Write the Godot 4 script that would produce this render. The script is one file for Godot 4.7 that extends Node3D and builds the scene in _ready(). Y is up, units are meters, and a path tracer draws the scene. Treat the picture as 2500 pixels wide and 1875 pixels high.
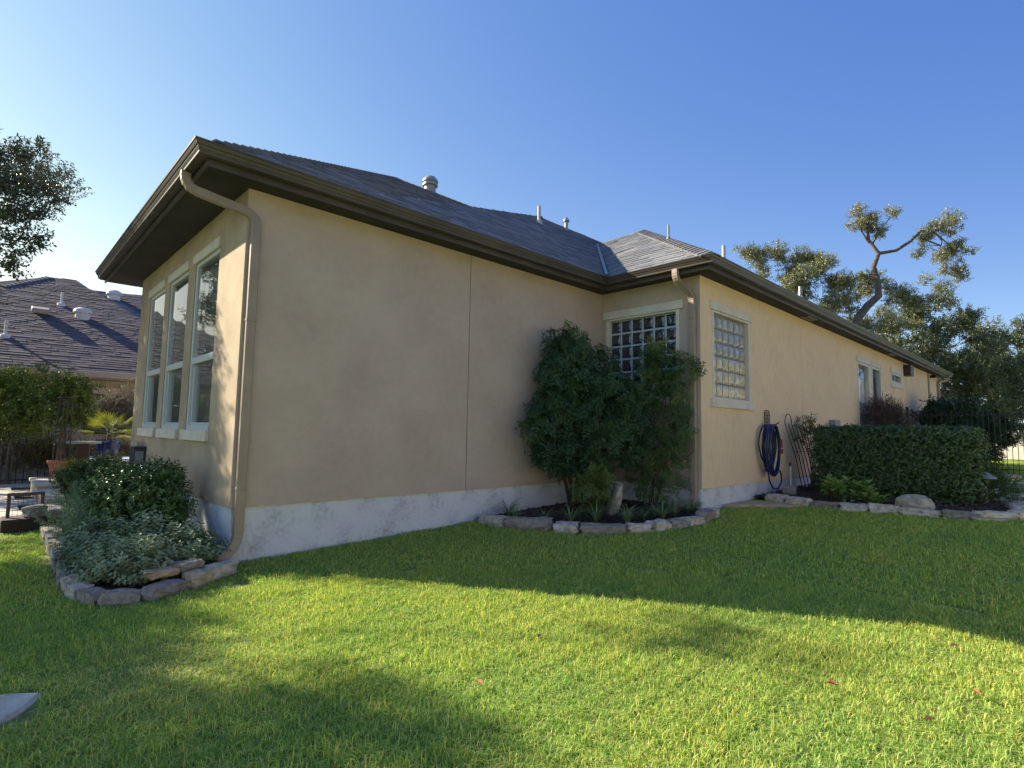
extends Node3D
# A stucco house seen from its side lawn, low sun from behind the house on the left.

const CAM := Vector3(-1.682, 1.28, 5.482)
const SUN_TRAVEL := Vector3(0.92, -1.0, 1.62)
var rng := RandomNumberGenerator.new()
var counts := {}
var M := {}
var noise := FastNoiseLite.new()

class MB:
	var v := PackedVector3Array()
	var n := PackedVector3Array()
	var c := PackedColorArray()
	var col := Color.WHITE
	var tinted := false
	func tri(a: Vector3, b: Vector3, d: Vector3, out := Vector3.ZERO) -> void:
		var nn := (d - a).cross(b - a)
		if nn.length_squared() < 1e-16:
			return
		nn = nn.normalized()
		if out != Vector3.ZERO and nn.dot(out) < 0.0:
			var t := b
			b = d
			d = t
			nn = -nn
		v.push_back(a); v.push_back(b); v.push_back(d)
		n.push_back(nn); n.push_back(nn); n.push_back(nn)
		if tinted:
			c.push_back(col); c.push_back(col); c.push_back(col)
	func quad(a: Vector3, b: Vector3, d: Vector3, e: Vector3, out := Vector3.ZERO) -> void:
		tri(a, b, d, out)
		tri(a, d, e, out)
	func fan(p: Array, out: Vector3) -> void:
		for i in range(1, p.size() - 1):
			tri(p[0], p[i], p[i + 1], out)
	func obox(t: Transform3D, s: Vector3, bevel := 0.0) -> void:
		var h := s * 0.5
		if bevel <= 0.0:
			for ax in 3:
				for sg in [-1.0, 1.0]:
					var nn := Vector3.ZERO
					nn[ax] = sg
					var u := Vector3.ZERO
					u[(ax + 1) % 3] = h[(ax + 1) % 3]
					var w := Vector3.ZERO
					w[(ax + 2) % 3] = h[(ax + 2) % 3]
					var o: Vector3 = nn * h[ax]
					quad(t * (o - u - w), t * (o + u - w), t * (o + u + w), t * (o - u + w), t.basis * nn)
			return
		var b := minf(bevel, minf(h.x, minf(h.y, h.z)) * 0.9)
		for ax in 3:
			var a1 := (ax + 1) % 3
			var a2 := (ax + 2) % 3
			for sg in [-1.0, 1.0]:
				var nn := Vector3.ZERO
				nn[ax] = sg
				var q := []
				for k in [[-1, -1], [1, -1], [1, 1], [-1, 1]]:
					var p := Vector3.ZERO
					p[ax] = sg * h[ax]
					p[a1] = k[0] * (h[a1] - b)
					p[a2] = k[1] * (h[a2] - b)
					q.append(t * p)
				quad(q[0], q[1], q[2], q[3], t.basis * nn)
			for s1 in [-1.0, 1.0]:
				for s2 in [-1.0, 1.0]:
					var q := []
					for k in [[0, -1], [0, 1], [1, 1], [1, -1]]:
						var p := Vector3.ZERO
						p[ax] = k[1] * (h[ax] - b)
						p[a1] = s1 * (h[a1] - (b if k[0] == 1 else 0.0))
						p[a2] = s2 * (h[a2] - (0.0 if k[0] == 1 else b))
						q.append(t * p)
					var nn := Vector3.ZERO
					nn[a1] = s1
					nn[a2] = s2
					quad(q[0], q[1], q[2], q[3], t.basis * nn)
		for sx in [-1.0, 1.0]:
			for sy in [-1.0, 1.0]:
				for sz in [-1.0, 1.0]:
					tri(t * Vector3(sx * h.x, sy * (h.y - b), sz * (h.z - b)), t * Vector3(sx * (h.x - b), sy * h.y, sz * (h.z - b)), t * Vector3(sx * (h.x - b), sy * (h.y - b), sz * h.z), t.basis * Vector3(sx, sy, sz))
	func box(lo: Vector3, hi: Vector3, bevel := 0.0) -> void:
		obox(Transform3D(Basis.IDENTITY, (lo + hi) * 0.5), (hi - lo).abs(), bevel)
	func bar(a: Vector3, b: Vector3, w: float, h: float) -> void:
		var d := (b - a)
		var l := d.length()
		if l < 1e-5:
			return
		d /= l
		var up := Vector3.UP if absf(d.y) < 0.95 else Vector3.RIGHT
		var x := up.cross(d).normalized()
		obox(Transform3D(Basis(x, d.cross(x), d), (a + b) * 0.5), Vector3(w, h, l))
	func tube(p: Array, r: Array, sides := 6, capped := true) -> void:
		var m := p.size()
		var rings := []
		var norms := []
		var x := Vector3.ZERO
		for i in m:
			var t: Vector3 = ((p[mini(i + 1, m - 1)] as Vector3) - (p[maxi(i - 1, 0)] as Vector3)).normalized()
			if i == 0:
				x = t.cross(Vector3.UP if absf(t.y) < 0.9 else Vector3.RIGHT).normalized()
			else:
				x = (x - t * x.dot(t)).normalized()
			var y := t.cross(x)
			var ring := []
			var nr := []
			for k in sides:
				var a := TAU * k / sides
				var nn := x * cos(a) + y * sin(a)
				nr.append(nn)
				ring.append((p[i] as Vector3) + nn * (r[i] as float))
			rings.append(ring)
			norms.append(nr)
		for i in m - 1:
			for k in sides:
				var k2 := (k + 1) % sides
				_smooth(rings[i][k], rings[i][k2], rings[i + 1][k2], norms[i][k], norms[i][k2], norms[i + 1][k2])
				_smooth(rings[i][k], rings[i + 1][k2], rings[i + 1][k], norms[i][k], norms[i + 1][k2], norms[i + 1][k])
		if capped and sides > 2:
			fan(rings[0], (p[0] as Vector3) - (p[1] as Vector3))
			fan(rings[m - 1], (p[m - 1] as Vector3) - (p[m - 2] as Vector3))
	func _smooth(a: Vector3, b: Vector3, d: Vector3, na: Vector3, nb: Vector3, nd: Vector3) -> void:
		var nn := (d - a).cross(b - a)
		if nn.length_squared() < 1e-18:
			return
		if nn.dot(na + nb + nd) < 0.0:
			var t := b
			b = d
			d = t
			t = nb
			nb = nd
			nd = t
		v.push_back(a); v.push_back(b); v.push_back(d)
		n.push_back(na); n.push_back(nb); n.push_back(nd)
		if tinted:
			c.push_back(col); c.push_back(col); c.push_back(col)
	func lathe(o: Vector3, prof: Array, sides := 20) -> void:
		for i in prof.size() - 1:
			var a: Vector2 = prof[i]
			var b: Vector2 = prof[i + 1]
			var sl := Vector2(b.y - a.y, a.x - b.x)
			if sl.length() < 1e-7:
				continue
			sl = sl.normalized()
			for k in sides:
				var t0 := TAU * k / sides
				var t1 := TAU * (k + 1) / sides
				var d0 := Vector3(cos(t0), 0, sin(t0))
				var d1 := Vector3(cos(t1), 0, sin(t1))
				var n0 := d0 * sl.x + Vector3.UP * sl.y
				var n1 := d1 * sl.x + Vector3.UP * sl.y
				var p00 := o + d0 * a.x + Vector3.UP * a.y
				var p01 := o + d1 * a.x + Vector3.UP * a.y
				var p10 := o + d0 * b.x + Vector3.UP * b.y
				var p11 := o + d1 * b.x + Vector3.UP * b.y
				_smooth(p00, p01, p11, n0, n1, n1)
				_smooth(p00, p11, p10, n0, n1, n0)
	func sweep(p: Array, w: float, dth: float, side: Vector3, rib := []) -> void:
		# a rectangular pipe along p; side is the direction of its depth
		var m := p.size()
		var rings := []
		for i in m:
			var t: Vector3 = ((p[mini(i + 1, m - 1)] as Vector3) - (p[maxi(i - 1, 0)] as Vector3)).normalized()
			var s := (side - t * side.dot(t)).normalized()
			var b := t.cross(s)
			var k: float = rib[i] if rib.size() > i else 1.0
			var hw := w * 0.5 * k
			var hd := dth * 0.5 * k
			var ch := minf(hw, hd) * 0.22
			var o: Vector3 = p[i]
			rings.append([o + b * (hw - ch) + s * hd, o + b * hw + s * (hd - ch), o + b * hw - s * (hd - ch), o + b * (hw - ch) - s * hd, o - b * (hw - ch) - s * hd, o - b * hw - s * (hd - ch), o - b * hw + s * (hd - ch), o - b * (hw - ch) + s * hd])
		for i in m - 1:
			for k in 8:
				var k2 := (k + 1) % 8
				var mid: Vector3 = ((rings[i][k] as Vector3) + (rings[i][k2] as Vector3)) * 0.5
				quad(rings[i][k], rings[i][k2], rings[i + 1][k2], rings[i + 1][k], mid - (p[i] as Vector3))
		fan(rings[0], (p[0] as Vector3) - (p[1] as Vector3))
	func leaf(b: Vector3, d: Vector3, up: Vector3, l: float, w: float, fold := 0.15) -> void:
		var s := d.cross(up).normalized()
		var u2 := s.cross(d).normalized()
		var m := b + d * l * 0.45 + u2 * fold * w
		var t := b + d * l - u2 * fold * w * 0.6
		tri(b, m + s * w * 0.5, t, u2)
		tri(b, t, m - s * w * 0.5, u2)
	func mesh() -> ArrayMesh:
		var a := []
		a.resize(Mesh.ARRAY_MAX)
		a[Mesh.ARRAY_VERTEX] = v
		a[Mesh.ARRAY_NORMAL] = n
		if tinted:
			a[Mesh.ARRAY_COLOR] = c
		var m := ArrayMesh.new()
		m.add_surface_from_arrays(Mesh.PRIMITIVE_TRIANGLES, a)
		return m

# ------------------------------------------------------------------ helpers
func numbered(called: String, parent: Node) -> String:
	var key := str(parent.get_instance_id()) + called
	counts[key] = counts.get(key, -1) + 1
	return called if counts[key] == 0 else "%s_%03d" % [called, counts[key]]

func gpos(n: Node) -> Vector3:
	var p := Vector3.ZERO
	while n is Node3D and n != self:
		p += (n as Node3D).position
		n = n.get_parent()
	return p

func put(m, called: String, mat: Material, parent: Node = self, kind := "") -> MeshInstance3D:
	var o := MeshInstance3D.new()
	o.name = numbered(called, parent)
	o.mesh = m.mesh() if m is MB else m
	o.material_override = mat
	parent.add_child(o, true)
	o.position = -gpos(parent)
	if kind:
		o.set_meta("kind", kind)
	return o

func tag(o: Node, label: String, category: String, group := "") -> void:
	o.set_meta("label", label)
	o.set_meta("category", category)
	if group:
		o.set_meta("group", group)

func thing(called: String, label: String, category: String, at := Vector3.ZERO, group := "") -> Node3D:
	var o := Node3D.new()
	o.name = numbered(called, self)
	add_child(o, true)
	o.position = at
	tag(o, label, category, group)
	return o

func structure(m, called: String, mat: Material) -> MeshInstance3D:
	var o := put(m, called, mat)
	o.set_meta("kind", "structure")
	return o

func copies(mesh: Mesh, called: String, mat: Material, xf: Array, cols: Array, parent: Node) -> MultiMeshInstance3D:
	var mm := MultiMesh.new()
	mm.transform_format = MultiMesh.TRANSFORM_3D
	mm.use_colors = true
	mm.mesh = mesh
	mm.instance_count = xf.size()
	for i in xf.size():
		mm.set_instance_transform(i, xf[i])
		mm.set_instance_color(i, cols[i])
	var o := MultiMeshInstance3D.new()
	o.name = numbered(called, parent)
	o.multimesh = mm
	o.material_override = mat
	parent.add_child(o, true)
	o.position = -gpos(parent)
	o.set_meta("kind", "stuff")
	return o

func lin(r: float, g: float, b: float) -> Color:   # an sRGB 0-255 colour as a linear vertex colour
	return Color(r / 255.0, g / 255.0, b / 255.0).srgb_to_linear()

func rnd(a: float, b: float) -> float:
	return rng.randf_range(a, b)

func gh(x: float, z: float) -> float:
	var y := clampf(0.034 * x, -0.06, 0.30)
	if z < -8.5:
		y = lerpf(y, -0.35, smoothstep(-8.5, -11.5, z))
	return y

func in_house(p: Vector3, pad := 0.05) -> bool:
	if p.y > 3.5:
		return false
	if p.x > -pad and p.z < pad and p.z > -5.0 and p.x < 24.1:
		return true
	return p.x > 5.61 - pad and p.z < 1.74 + pad and p.x < 24.1 and p.z > -9.0

# ------------------------------------------------------------------ textures and materials
func noise_image(sd: int, freq: float, size: int, oct := 4, warp := 0.0, stretch := 1.0) -> Image:
	var f := FastNoiseLite.new()
	f.seed = sd
	f.frequency = freq
	f.fractal_octaves = oct
	f.noise_type = FastNoiseLite.TYPE_SIMPLEX_SMOOTH
	if warp > 0.0:
		f.domain_warp_enabled = true
		f.domain_warp_amplitude = warp
		f.domain_warp_frequency = freq * 1.5
	var w := int(size * stretch)
	var im := f.get_seamless_image(w, size)
	if stretch != 1.0:
		im.resize(size, size, Image.INTERPOLATE_BILINEAR)
	im.convert(Image.FORMAT_L8)
	return im

func ramp(im: Image, stops: Array, im2: Image = null, mix2 := 0.0) -> ImageTexture:
	var d := im.get_data()
	var d2 := im2.get_data() if im2 else PackedByteArray()
	var lut := []
	var g := Gradient.new()
	var offs := PackedFloat32Array()
	var colr := PackedColorArray()
	for s in stops:
		offs.append(s[0])
		colr.append(s[1])
	g.offsets = offs
	g.colors = colr
	for i in 256:
		lut.append(g.sample(i / 255.0))
	var out := PackedByteArray()
	out.resize(d.size() * 3)
	for i in d.size():
		var k: int = d[i]
		if im2:
			k = clampi(int(k * (1.0 - mix2) + d2[i] * mix2), 0, 255)
		var c: Color = lut[k]
		out[i * 3] = int(c.r * 255.0)
		out[i * 3 + 1] = int(c.g * 255.0)
		out[i * 3 + 2] = int(c.b * 255.0)
	return ImageTexture.create_from_image(Image.create_from_data(im.get_width(), im.get_height(), false, Image.FORMAT_RGB8, out))

func bump(im: Image, strength: float) -> ImageTexture:
	var b: Image = im.duplicate()
	b.convert(Image.FORMAT_RGB8)
	b.bump_map_to_normal_map(strength)
	return ImageTexture.create_from_image(b)

func mat(c: Color, rough := 0.8, metal := 0.0) -> StandardMaterial3D:
	var m := StandardMaterial3D.new()
	m.albedo_color = c
	m.roughness = rough
	m.metallic = metal
	return m

func tex_mat(t: Texture2D, scale: Vector3, rough := 0.9, nrm: Texture2D = null, nscale := 1.0) -> StandardMaterial3D:
	var m := mat(Color.WHITE, rough)
	m.albedo_texture = t
	m.uv1_triplanar = true
	m.uv1_world_triplanar = true
	m.uv1_scale = scale
	if nrm:
		m.normal_enabled = true
		m.normal_texture = nrm
		m.normal_scale = nscale
	return m

func leaf_mat(rough := 0.5, through := 0.7, spec := 0.35) -> StandardMaterial3D:
	var m := mat(Color.WHITE, rough)
	m.vertex_color_use_as_albedo = true
	m.metallic_specular = spec
	m.backlight_enabled = true
	m.backlight = Color(through, through, through * 0.7)
	m.cull_mode = BaseMaterial3D.CULL_DISABLED
	return m

func s(r: int, g: int, b: int) -> Color:
	return Color8(r, g, b)

func make_materials() -> void:
	var n1 := noise_image(11, 0.006, 512, 5, 20.0)
	var n2 := noise_image(12, 0.05, 512, 3)
	var nf := noise_image(13, 0.4, 1024, 2)
	var streak := noise_image(14, 0.012, 512, 4, 12.0, 0.16)
	var nfn := bump(nf, 2.0)
	M.stucco = tex_mat(ramp(n1, [[0.0, s(176, 158, 142)], [0.4, s(187, 169, 152)], [0.65, s(193, 175, 158)], [1.0, s(200, 182, 165)]], n2, 0.3), Vector3.ONE * 0.3, 0.95, nfn, 0.6)
	M.stucco_streaked_brightened = tex_mat(ramp(noise_image(15, 0.02, 512, 4, 14.0, 5.0), [[0.0, s(214, 186, 148)], [0.35, s(228, 201, 163)], [0.6, s(233, 207, 170)], [1.0, s(238, 213, 178)]], n1, 0.35), Vector3(0.35, 0.35, 0.35), 0.95, nfn, 0.6)  # real streaks, on a base lightened and warmed to paint in brighter light
	M.stucco_sun_darkened = tex_mat(ramp(n1, [[0.0, s(158, 140, 118)], [0.4, s(172, 154, 131)], [0.65, s(180, 162, 138)], [1.0, s(188, 170, 147)]], n2, 0.25), Vector3.ONE * 0.5, 0.95, nfn, 0.6)  # same stucco, colour darkened to hold down the sun on the window wall
	M.concrete = tex_mat(ramp(n1, [[0.0, s(146, 149, 152)], [0.3, s(190, 194, 198)], [0.5, s(208, 212, 217)], [1.0, s(220, 223, 226)]], n2, 0.35), Vector3.ONE * 0.7, 0.92, nfn, 0.6)
	M.trim = tex_mat(ramp(n1, [[0.0, s(196, 186, 170)], [0.5, s(214, 205, 190)], [1.0, s(222, 214, 200)]], n2, 0.3), Vector3.ONE * 0.9, 0.8)
	M.brown = tex_mat(ramp(n1, [[0.0, s(66, 59, 55)], [0.5, s(76, 69, 64)], [1.0, s(86, 78, 72)]]), Vector3.ONE * 0.5, 0.38)
	M.soffit = tex_mat(ramp(n1, [[0.0, s(50, 46, 46)], [1.0, s(62, 57, 56)]]), Vector3.ONE * 0.6, 0.75)
	M.spout = tex_mat(ramp(n1, [[0.0, s(142, 126, 109)], [1.0, s(160, 143, 125)]]), Vector3.ONE * 0.9, 0.45)
	M.frame = mat(s(196, 200, 198), 0.45)
	M.vinyl = mat(s(200, 197, 188), 0.5)
	M.dark = mat(s(26, 25, 26), 0.7)
	M.room = mat(s(72, 66, 60), 0.9)
	M.metal_vent = mat(s(150, 148, 142), 0.5, 0.25)
	M.pvc = mat(s(186, 178, 168), 0.6)
	M.steel_box = mat(s(128, 134, 140), 0.5)
	M.iron = mat(s(24, 23, 24), 0.45)
	M.pane = mat(Color(0.75, 0.85, 0.85, 0.10), 0.02)
	M.pane.transparency = BaseMaterial3D.TRANSPARENCY_ALPHA
	M.pane.metallic_specular = 0.62
	M.pane.normal_enabled = true
	M.pane.normal_texture = bump(noise_image(31, 0.008, 256, 2), 1.2)
	M.pane.normal_scale = 0.22
	M.pane.uv1_triplanar = true
	M.pane.uv1_world_triplanar = true
	M.pane.uv1_scale = Vector3(0.4, 0.9, 0.4)
	M.block_dark = mat(s(44, 52, 58), 0.06)
	M.block_dark.metallic_specular = 0.75
	M.block_pale = mat(s(158, 154, 143), 0.09)
	M.block_pale.metallic_specular = 0.7
	M.block_warm_reflection = mat(s(190, 178, 146), 0.10)  # warm reflection painted into the colour of the lower blocks
	M.block_warm_reflection.metallic_specular = 0.7
	M.mortar_cool = mat(s(176, 192, 200), 0.6)
	M.mortar = mat(s(112, 114, 117), 0.7)
	var roofn := noise_image(16, 0.12, 256, 3)
	for k in 4:
		var b := [s(104, 108, 117), s(120, 123, 130), s(131, 132, 136), s(110, 111, 117)][k] as Color
		M["shingle%d" % k] = tex_mat(ramp(roofn, [[0.0, b.darkened(0.25)], [1.0, b.lightened(0.12)]]), Vector3.ONE * 3.0, 0.95)
	M.shingle = tex_mat(ramp(roofn, [[0.0, s(215, 215, 215)], [1.0, s(255, 255, 255)]]), Vector3.ONE * 3.0, 0.95)
	M.shingle.vertex_color_use_as_albedo = true
	for k in 4:
		var b := [s(84, 74, 78), s(98, 87, 90), s(108, 97, 98), s(92, 80, 82)][k] as Color
		M["oldshingle%d" % k] = tex_mat(ramp(roofn, [[0.0, b.darkened(0.25)], [1.0, b.lightened(0.12)]]), Vector3.ONE * 3.0, 0.95)
	M.deck = mat(s(52, 50, 50), 0.95)
	M.tint = mat(Color.WHITE, 0.9)
	M.tint.vertex_color_use_as_albedo = true
	var stn := noise_image(17, 0.02, 256, 5, 10.0)
	var stb := bump(noise_image(18, 0.08, 256, 4), 3.0)
	M.limestone = tex_mat(ramp(stn, [[0.0, s(120, 108, 92)], [0.35, s(168, 158, 142)], [0.6, s(190, 182, 168)], [1.0, s(206, 199, 188)]]), Vector3.ONE * 2.2, 0.95, stb, 1.0)
	M.limestone_dark = tex_mat(ramp(stn, [[0.0, s(92, 86, 80)], [0.4, s(130, 123, 114)], [1.0, s(168, 160, 148)]]), Vector3.ONE * 2.6, 0.95, stb, 1.0)
	M.boulder = tex_mat(ramp(stn, [[0.0, s(124, 112, 94)], [0.5, s(172, 160, 138)], [1.0, s(196, 188, 170)]]), Vector3.ONE * 1.6, 0.95, stb, 1.0)
	M.tan_slab = tex_mat(ramp(stn, [[0.0, s(140, 118, 92)], [0.5, s(176, 152, 122)], [1.0, s(196, 176, 148)]]), Vector3.ONE * 1.4, 0.95, stb, 0.7)
	M.flag = tex_mat(ramp(stn, [[0.0, s(150, 138, 122)], [0.4, s(188, 180, 166)], [1.0, s(208, 202, 192)]]), Vector3.ONE * 1.1, 0.9, stb, 0.6)
	M.timber = tex_mat(ramp(noise_image(19, 0.03, 256, 4, 6.0, 4.0), [[0.0, s(44, 34, 28)], [1.0, s(74, 58, 48)]]), Vector3(0.8, 3.0, 3.0), 0.9)
	M.wood = tex_mat(ramp(noise_image(20, 0.03, 256, 4, 6.0, 4.0), [[0.0, s(74, 62, 56)], [1.0, s(112, 98, 90)]]), Vector3.ONE * 2.0, 0.85)
	M.soil = tex_mat(ramp(noise_image(21, 0.04, 256, 5), [[0.0, s(30, 24, 18)], [0.5, s(52, 41, 31)], [1.0, s(82, 66, 50)]]), Vector3.ONE * 1.3, 1.0, stb, 1.0)
	M.turf = tex_mat(ramp(noise_image(22, 0.03, 512, 5), [[0.0, s(86, 98, 44)], [0.5, s(112, 124, 60)], [1.0, s(146, 148, 86)]]), Vector3.ONE * 0.6, 1.0)
	M.bark = tex_mat(ramp(noise_image(23, 0.04, 256, 5, 8.0, 0.4), [[0.0, s(62, 55, 50)], [0.5, s(98, 88, 80)], [1.0, s(132, 122, 112)]]), Vector3.ONE * 1.2, 0.95, stb, 1.0)
	M.stem = mat(s(70, 58, 44), 0.9)
	M.terracotta = tex_mat(ramp(stn, [[0.0, s(128, 78, 58)], [1.0, s(164, 104, 80)]]), Vector3.ONE * 2.0, 0.85)
	M.cobalt = mat(s(24, 40, 92), 0.2)
	M.brown_pot = mat(s(58, 42, 38), 0.35)
	M.hose = mat(s(30, 46, 84), 0.38)
	M.red = mat(s(128, 44, 36), 0.5)
	M.brass = mat(s(170, 160, 140), 0.35, 0.7)
	M.neigh_wall = tex_mat(ramp(n1, [[0.0, s(172, 160, 136)], [1.0, s(198, 187, 164)]]), Vector3.ONE * 0.4, 0.95)
	M.across_wall = tex_mat(ramp(n1, [[0.0, s(186, 181, 172)], [1.0, s(200, 195, 186)]]), Vector3.ONE * 0.4, 0.95)
	M.neigh_gutter = mat(s(176, 164, 146), 0.5)
	M.white_cap = mat(s(216, 212, 204), 0.45)
	M.meter = mat(s(48, 54, 66), 0.4)
	M.conduit = mat(s(176, 168, 148), 0.5)
	M.leaf_gloss = leaf_mat(0.36, 0.55, 0.5)
	M.leaf = leaf_mat(0.5, 0.75, 0.35)
	M.leaf_soft = leaf_mat(0.7, 0.6, 0.25)
	M.grass = leaf_mat(0.55, 0.95, 0.3)
	M.twig = mat(Color.WHITE, 0.9)
	M.twig.vertex_color_use_as_albedo = true

# ------------------------------------------------------------------ sky
func sky_image() -> ImageTexture:
	var w := 512
	var h := 256
	var im := Image.create(w, h, false, Image.FORMAT_RGBF)
	var to_sun := -SUN_TRAVEL.normalized()
	var a := Vector3(-4.143, -2.903, -1.088)
	var b := Vector3(3.191, 2.405, 1.032)
	var g := Vector3(3.437, 2.578, 1.006)
	for y in h:
		var th := PI * (0.5 - (y + 0.5) / h)
		for x in w:
			var ph := TAU * (x + 0.5) / w
			var d := Vector3(sin(ph) * cos(th), sin(th), -cos(ph) * cos(th))
			var el := rad_to_deg(maxf(th, 0.0))
			var ga := rad_to_deg(acos(clampf(d.dot(to_sun), -1.0, 1.0)))
			var e := a + b * exp(-el / 20.0) + g * exp(-ga / 90.0)
			var c := Vector3(exp(e.x), exp(e.y), exp(e.z))
			c = Vector3(_soft(c.x), _soft(c.y), _soft(c.z)) * SKY_GAIN
			if th < 0.0:
				c = Vector3(0.22, 0.24, 0.16) * SKY_GAIN
			im.set_pixel(x, y, Color(c.x, c.y, c.z))
	return ImageTexture.create_from_image(im)

func _soft(x: float) -> float:
	return x if x < 0.8 else 0.8 + 0.7 * (1.0 - exp(-(x - 0.8) / 0.7))

const EXPOSURE := 2.35
const SKY_GAIN := 0.475
const SUN_ENERGY := 1.6

func camera_and_light() -> void:
	var cam := Camera3D.new()
	cam.name = "camera"
	var yaw := 0.763529
	var pitch := 0.085195
	var roll := 0.018115
	var f := Vector3(sin(yaw) * cos(pitch), sin(pitch), -cos(yaw) * cos(pitch))
	var r := Vector3(cos(yaw), 0, sin(yaw))
	var u := r.cross(f)
	var r2 := r * cos(roll) + u * sin(roll)
	var u2 := -r * sin(roll) + u * cos(roll)
	cam.transform = Transform3D(Basis(r2, u2, -f), CAM)
	cam.fov = 70.004
	cam.near = 0.05
	cam.far = 2000.0
	cam.current = true
	add_child(cam)
	var env := Environment.new()
	env.background_mode = Environment.BG_SKY
	var sky := Sky.new()
	var ps := PanoramaSkyMaterial.new()
	ps.panorama = sky_image()
	sky.sky_material = ps
	env.sky = sky
	env.tonemap_mode = Environment.TONE_MAPPER_LINEAR
	env.tonemap_exposure = EXPOSURE
	env.sdfgi_enabled = true
	env.ssao_enabled = true
	env.ssil_enabled = true
	var we := WorldEnvironment.new()
	we.name = "world_environment"
	we.environment = env
	add_child(we)
	var sun := DirectionalLight3D.new()
	sun.name = "sun"
	sun.light_energy = SUN_ENERGY
	sun.light_color = Color(1.0, 0.95, 0.85)
	sun.light_angular_distance = 0.53
	sun.shadow_enabled = true
	add_child(sun)
	sun.look_at_from_position(Vector3.ZERO, SUN_TRAVEL, Vector3.UP)

# ------------------------------------------------------------------ ground
var bed_c := PackedVector2Array([Vector2(2.98, -0.1), Vector2(2.94, 0.51), Vector2(3.2, 1.07), Vector2(3.35, 1.39), Vector2(3.77, 1.75), Vector2(3.97, 1.9), Vector2(4.3, 1.97), Vector2(4.75, 2.09), Vector2(5.45, 1.98), Vector2(5.7, 1.75), Vector2(5.7, -0.1)])
var bed_d := PackedVector2Array([Vector2(7.34, 1.6), Vector2(7.3, 2.03), Vector2(7.2, 2.4), Vector2(7.15, 2.8), Vector2(7.1, 3.16), Vector2(7.3, 3.4), Vector2(7.36, 3.9), Vector2(7.48, 4.5), Vector2(7.8, 4.84), Vector2(8.2, 4.86), Vector2(8.8, 4.7), Vector2(10.0, 4.3), Vector2(10.4, 3.2), Vector2(17.9, 2.9), Vector2(18.0, 1.6)])
var bed_w := PackedVector2Array([Vector2(-0.1, 0.25), Vector2(-0.41, 0.5), Vector2(-0.77, 0.62), Vector2(-1.02, 0.45), Vector2(-1.07, 0.0), Vector2(-1.05, -0.75), Vector2(-1.05, -1.8), Vector2(-1.03, -3.3), Vector2(0.2, -3.3), Vector2(0.2, -0.05), Vector2(0.0, 0.0)])

func soil_y(x: float, z: float) -> float:
	return gh(x, z) + 0.05

func build_ground() -> void:
	var xs := []
	var zs := []
	for k in [-600.0, -300.0, -150.0, -80.0, -40.0, -24.0, -16.0]:
		xs.append(k)
		zs.append(k)
	var q := -12.0
	while q <= 30.0:
		xs.append(q)
		q += 0.75
	q = -13.0
	while q <= 9.0:
		zs.append(q)
		q += 0.5
	for k in [40.0, 70.0, 140.0, 300.0, 600.0]:
		xs.append(k)
	for k in [12.0, 18.0, 30.0, 60.0, 140.0, 300.0, 600.0]:
		zs.append(k)
	var g := MB.new()
	for i in xs.size() - 1:
		for j in zs.size() - 1:
			var p := []
			for k in [[0, 0], [1, 0], [1, 1], [0, 1]]:
				var x: float = xs[i + k[0]]
				var z: float = zs[j + k[1]]
				p.append(Vector3(x, gh(x, z), z))
			g.quad(p[0], p[1], p[2], p[3], Vector3.UP)
	structure(g, "ground", M.turf)
	var b := 0
	for poly in [bed_c, bed_d, bed_w]:
		var st := MB.new()
		var ix := Geometry2D.triangulate_polygon(poly)
		for t in range(0, ix.size(), 3):
			var pp := []
			for k in 3:
				var a: Vector2 = poly[ix[t + k]]
				pp.append(Vector3(a.x, soil_y(a.x, a.y), a.y))
			st.tri(pp[0], pp[1], pp[2], Vector3.UP)
		structure(st, "soil_bed", M.soil)
		b += 1
	# bark chips
	var chip := MB.new()
	chip.tinted = true
	chip.obox(Transform3D.IDENTITY, Vector3(0.035, 0.006, 0.012))
	var xf := []
	var cols := []
	rng.seed = 77
	for spec in [[bed_c, 1500], [bed_d, 2600], [bed_w, 500]]:
		var poly: PackedVector2Array = spec[0]
		var lo := Vector2(99, 99)
		var hi := Vector2(-99, -99)
		for a in poly:
			lo = lo.min(a)
			hi = hi.max(a)
		hi.x = minf(hi.x, 10.2)
		var made := 0
		while made < spec[1]:
			var a := Vector2(rnd(lo.x, hi.x), rnd(lo.y, hi.y))
			if not Geometry2D.is_point_in_polygon(a, poly) or in_house(Vector3(a.x, 0, a.y), 0.0):
				made += 1 if rng.randf() < 0.02 else 0
				continue
			var bs := Basis.from_euler(Vector3(rnd(-0.5, 0.5), rnd(0, TAU), rnd(-0.5, 0.5))).scaled(Vector3.ONE * rnd(0.6, 1.5))
			xf.append(Transform3D(bs, Vector3(a.x, soil_y(a.x, a.y) + rnd(0.002, 0.018), a.y)))
			var t := rnd(0.6, 1.4)
			cols.append(Color(0.075 * t, 0.048 * t, 0.032 * t))
			made += 1
	var o := copies(chip.mesh(), "bark_mulch", M.tint, xf, cols, self)
	tag(o, "dark bark mulch covering the planting beds", "mulch")

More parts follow.
